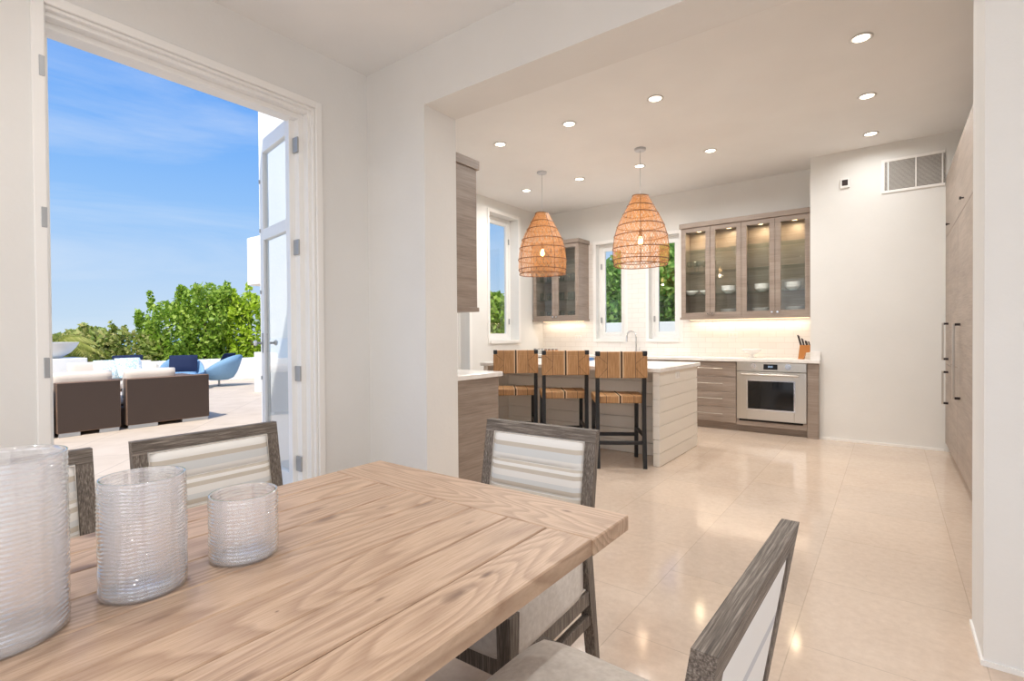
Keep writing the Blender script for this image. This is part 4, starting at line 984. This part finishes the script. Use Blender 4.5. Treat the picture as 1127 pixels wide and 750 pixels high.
# palm
r = empty('palm_tree', (-17.0, 3.35, -1.2)); tag(r, 'small palm with drooping fronds behind the white bowl planter', 'palm tree')
m = MB(); m.tube([(0, 0, 0), (.05, 0, 1.2), (0, 0, 2.3)], [.14, .11, .09], 10); m.build('trunk', 'bark', r)
V = []; F = []
for k in range(18):
    az = k * 2.399; L = random.uniform(1.0, 1.4); e0 = random.uniform(.3, 1.2); P0 = np.array([0, 0, 2.3])
    for s in range(26):
        u = s / 25; x = L * u * math.cos(e0); z = L * u * math.sin(e0) - .75 * u * u * L; P = P0 + np.array([x * math.cos(az), x * math.sin(az), z])
        for sd in (-1, 1):
            q = np.array([-math.sin(az) * sd * .8 + math.cos(az) * .6, math.cos(az) * sd * .8 + math.sin(az) * .6, -.55]); q /= np.linalg.norm(q); ll = .42 * math.sin(PI * min(1, u * .85 + .12)); wd = np.array([math.cos(az), math.sin(az), 0]) * .02
            b = len(V); V += [tuple(P - wd), tuple(P + q * ll * .6 - wd * .5), tuple(P + q * ll), tuple(P + wd)]; F.append((b, b + 1, b + 2, b + 3))
from_np('fronds', V, F, 'leaf_palm', r)
# trees outside the kitchen windows
bush('garden_tree', (-4.2, 11.3, -.6), [((-.7, 0, 2.2), (1.1, .9, 1.5)), ((.8, .2, 2.5), (1.2, .9, 1.4)), ((0, 0, 3.15), (1.5, 1.0, .85)), ((-.2, -.2, 1.2), (1.6, .8, .9))], 26000, .085, 'leaf_dark', 'green tree outside the left one of the back windows', 'tree', sprigs=10)
bush('garden_tree', (-3.9, 14.2, -.3), [((1.5, 0, 2.4), (1.3, .9, 1.6)), ((-1.6, .2, 2.6), (1.3, .9, 1.5)), ((.2, 0, 3.3), (2.4, 1.0, .9)), ((0, -.2, 1.2), (2.4, .8, .9))], 26000, .095, 'leaf_dark', 'green tree outside the right one of the back windows', 'tree', sprigs=10)
bush('shade_tree', (-10.5, 12.4, -.1), [((0, 0, 1.9), (1.5, 1.4, .85)), ((-1.2, -.9, 1.8), (1.2, 1.0, .8)), ((1.2, 1.0, 1.9), (1.2, 1.0, .8))], 9000, .13, 'leaf_green', 'green tree outside the tall side window of the kitchen', 'tree', sprigs=10)
m = MB(); m.box((-5.6, 9.35, -.3), (1.5, 9.55, 1.48), .01); struct(m, 'garden_wall', 'stucco')
m = MB(); m.box((-7.35, 5.4, OZ), (-7.2, 8.3, 2.3), .01); struct(m, 'added_bright_wall', 'stucco')  # sunlit white wall added so the gap of the side window looks bright
m = MB(); m.box((-9, YB + .25, -.4), (6, 30, -.3)); m.box((-16.3, 9.5, -.4), (-9, 30, -.3)); m.box((DWX, -14, -.4), (12, -3.4, -.3)); struct(m, 'ground', 'terrace_tile')
struct(MB().box((-60, -60, -4.2), (-16.3, 60, -4.0)), 'hill_slope', 'hillside')
struct(MB().box((-9000, -9000, -22.2), (-60, 9000, -22)), 'sea', 'sea')

# ------------------------------------------------------------------ world and sun
w = bpy.data.worlds.new('World'); sc.world = w; w.use_nodes = True; nt = w.node_tree; nn = nt.nodes
bg = nn['Background']; tc = nn.new('ShaderNodeTexCoord'); sp = nn.new('ShaderNodeSeparateXYZ'); nt.links.new(tc.outputs['Generated'], sp.inputs[0])
rp = nn.new('ShaderNodeValToRGB'); e = rp.color_ramp.elements; e[0].position = 0; e[0].color = lin((202, 223, 240)); e[1].position = 1; e[1].color = lin((84, 146, 230))
for p, c in ((.08, (188, 215, 244)), (.2, (152, 197, 247)), (.34, (114, 174, 246)), (.5, (84, 151, 240))): x = e.new(p); x.color = lin(c)
nt.links.new(sp.outputs['Z'], rp.inputs['Fac'])
mp = nn.new('ShaderNodeMapping'); mp.inputs['Scale'].default_value = (1.2, 1.0, 5.5); mp.inputs['Rotation'].default_value = (.25, .2, 0); nt.links.new(tc.outputs['Generated'], mp.inputs[0])
no = nn.new('ShaderNodeTexNoise'); no.inputs['Scale'].default_value = 1.6; no.inputs['Detail'].default_value = 7; no.inputs['Roughness'].default_value = .6; no.inputs['Distortion'].default_value = .5; nt.links.new(mp.outputs[0], no.inputs['Vector'])
cr = nn.new('ShaderNodeValToRGB'); cr.color_ramp.elements[0].position = .46; cr.color_ramp.elements[0].color = (0, 0, 0, 1); cr.color_ramp.elements[1].position = .85; cr.color_ramp.elements[1].color = (.5, .5, .5, 1); nt.links.new(no.outputs['Fac'], cr.inputs['Fac'])
# unseen bright cloud added to the rear (+x, -y) sky to fill the room
dt = nn.new('ShaderNodeVectorMath'); dt.operation = 'DOT_PRODUCT'; nt.links.new(tc.outputs['Generated'], dt.inputs[0]); dt.inputs[1].default_value = (.6, -.8, 0)
mr = nn.new('ShaderNodeMapRange'); mr.inputs[1].default_value = .0; mr.inputs[2].default_value = .8; mr.inputs[3].default_value = 0; mr.inputs[4].default_value = .85; nt.links.new(dt.outputs['Value'], mr.inputs[0])
mxx = nn.new('ShaderNodeMath'); mxx.operation = 'MAXIMUM'; nt.links.new(cr.outputs[0], mxx.inputs[0]); nt.links.new(mr.outputs[0], mxx.inputs[1])
mi = nn.new('ShaderNodeMix'); mi.data_type = 'RGBA'; nt.links.new(mxx.outputs[0], mi.inputs[0]); nt.links.new(rp.outputs[0], mi.inputs[6]); mi.inputs[7].default_value = (.86, .9, .95, 1)
c2 = nn.new('ShaderNodeMix'); c2.data_type = 'RGBA'; nt.links.new(mr.outputs[0], c2.inputs[0]); c2.inputs[6].default_value = (.86, .9, .95, 1); c2.inputs[7].default_value = (2.2, 2.25, 2.35, 1); nt.links.new(c2.outputs[2], mi.inputs[7])
nt.links.new(mi.outputs[2], bg.inputs['Color']); bg.inputs['Strength'].default_value = 1.0
L = bpy.data.lights.new('sun', 'SUN'); L.energy = 4.2; L.angle = R(.6); L.color = (1, .95, .87); so = bpy.data.objects.new('sun', L); C.objects.link(so)
sd = Vector((.42, -.62, 1.1)); so.rotation_euler = sd.to_track_quat('Z', 'Y').to_euler()

# ------------------------------------------------------------------ camera (fitted)
cam = bpy.data.cameras.new('camera'); co = bpy.data.objects.new('camera', cam); C.objects.link(co); sc.camera = co
f, yw, pt, ro = 556.86, R(36.7846), R(-.6239), R(-.4187)
Fv = Vector((-math.sin(yw) * math.cos(pt), math.cos(yw) * math.cos(pt), math.sin(pt))); Rv = Vector((math.cos(yw), math.sin(yw), 0)); Uv = Rv.cross(Fv)
R2 = math.cos(ro) * Rv + math.sin(ro) * Uv; U2 = -math.sin(ro) * Rv + math.cos(ro) * Uv
mw = Matrix((R2, U2, -Fv)).transposed().to_4x4(); mw.translation = Vector((0, 0, 1.25)); co.matrix_world = mw
cam.sensor_width = 36; cam.lens = f * 36 / 1127; cam.clip_start = .05; cam.clip_end = 20000
sc.view_settings.view_transform = 'Standard'; sc.view_settings.look = 'None'; sc.view_settings.gamma = 1; sc.view_settings.exposure = 0.04; sc.view_settings.use_curve_mapping = False
cy = sc.cycles; cy.use_denoising = True; cy.max_bounces = 10; cy.diffuse_bounces = 5; cy.glossy_bounces = 4; cy.transmission_bounces = 8; cy.transparent_max_bounces = 16; cy.sample_clamp_indirect = 4; cy.caustics_reflective = False; cy.caustics_refractive = False
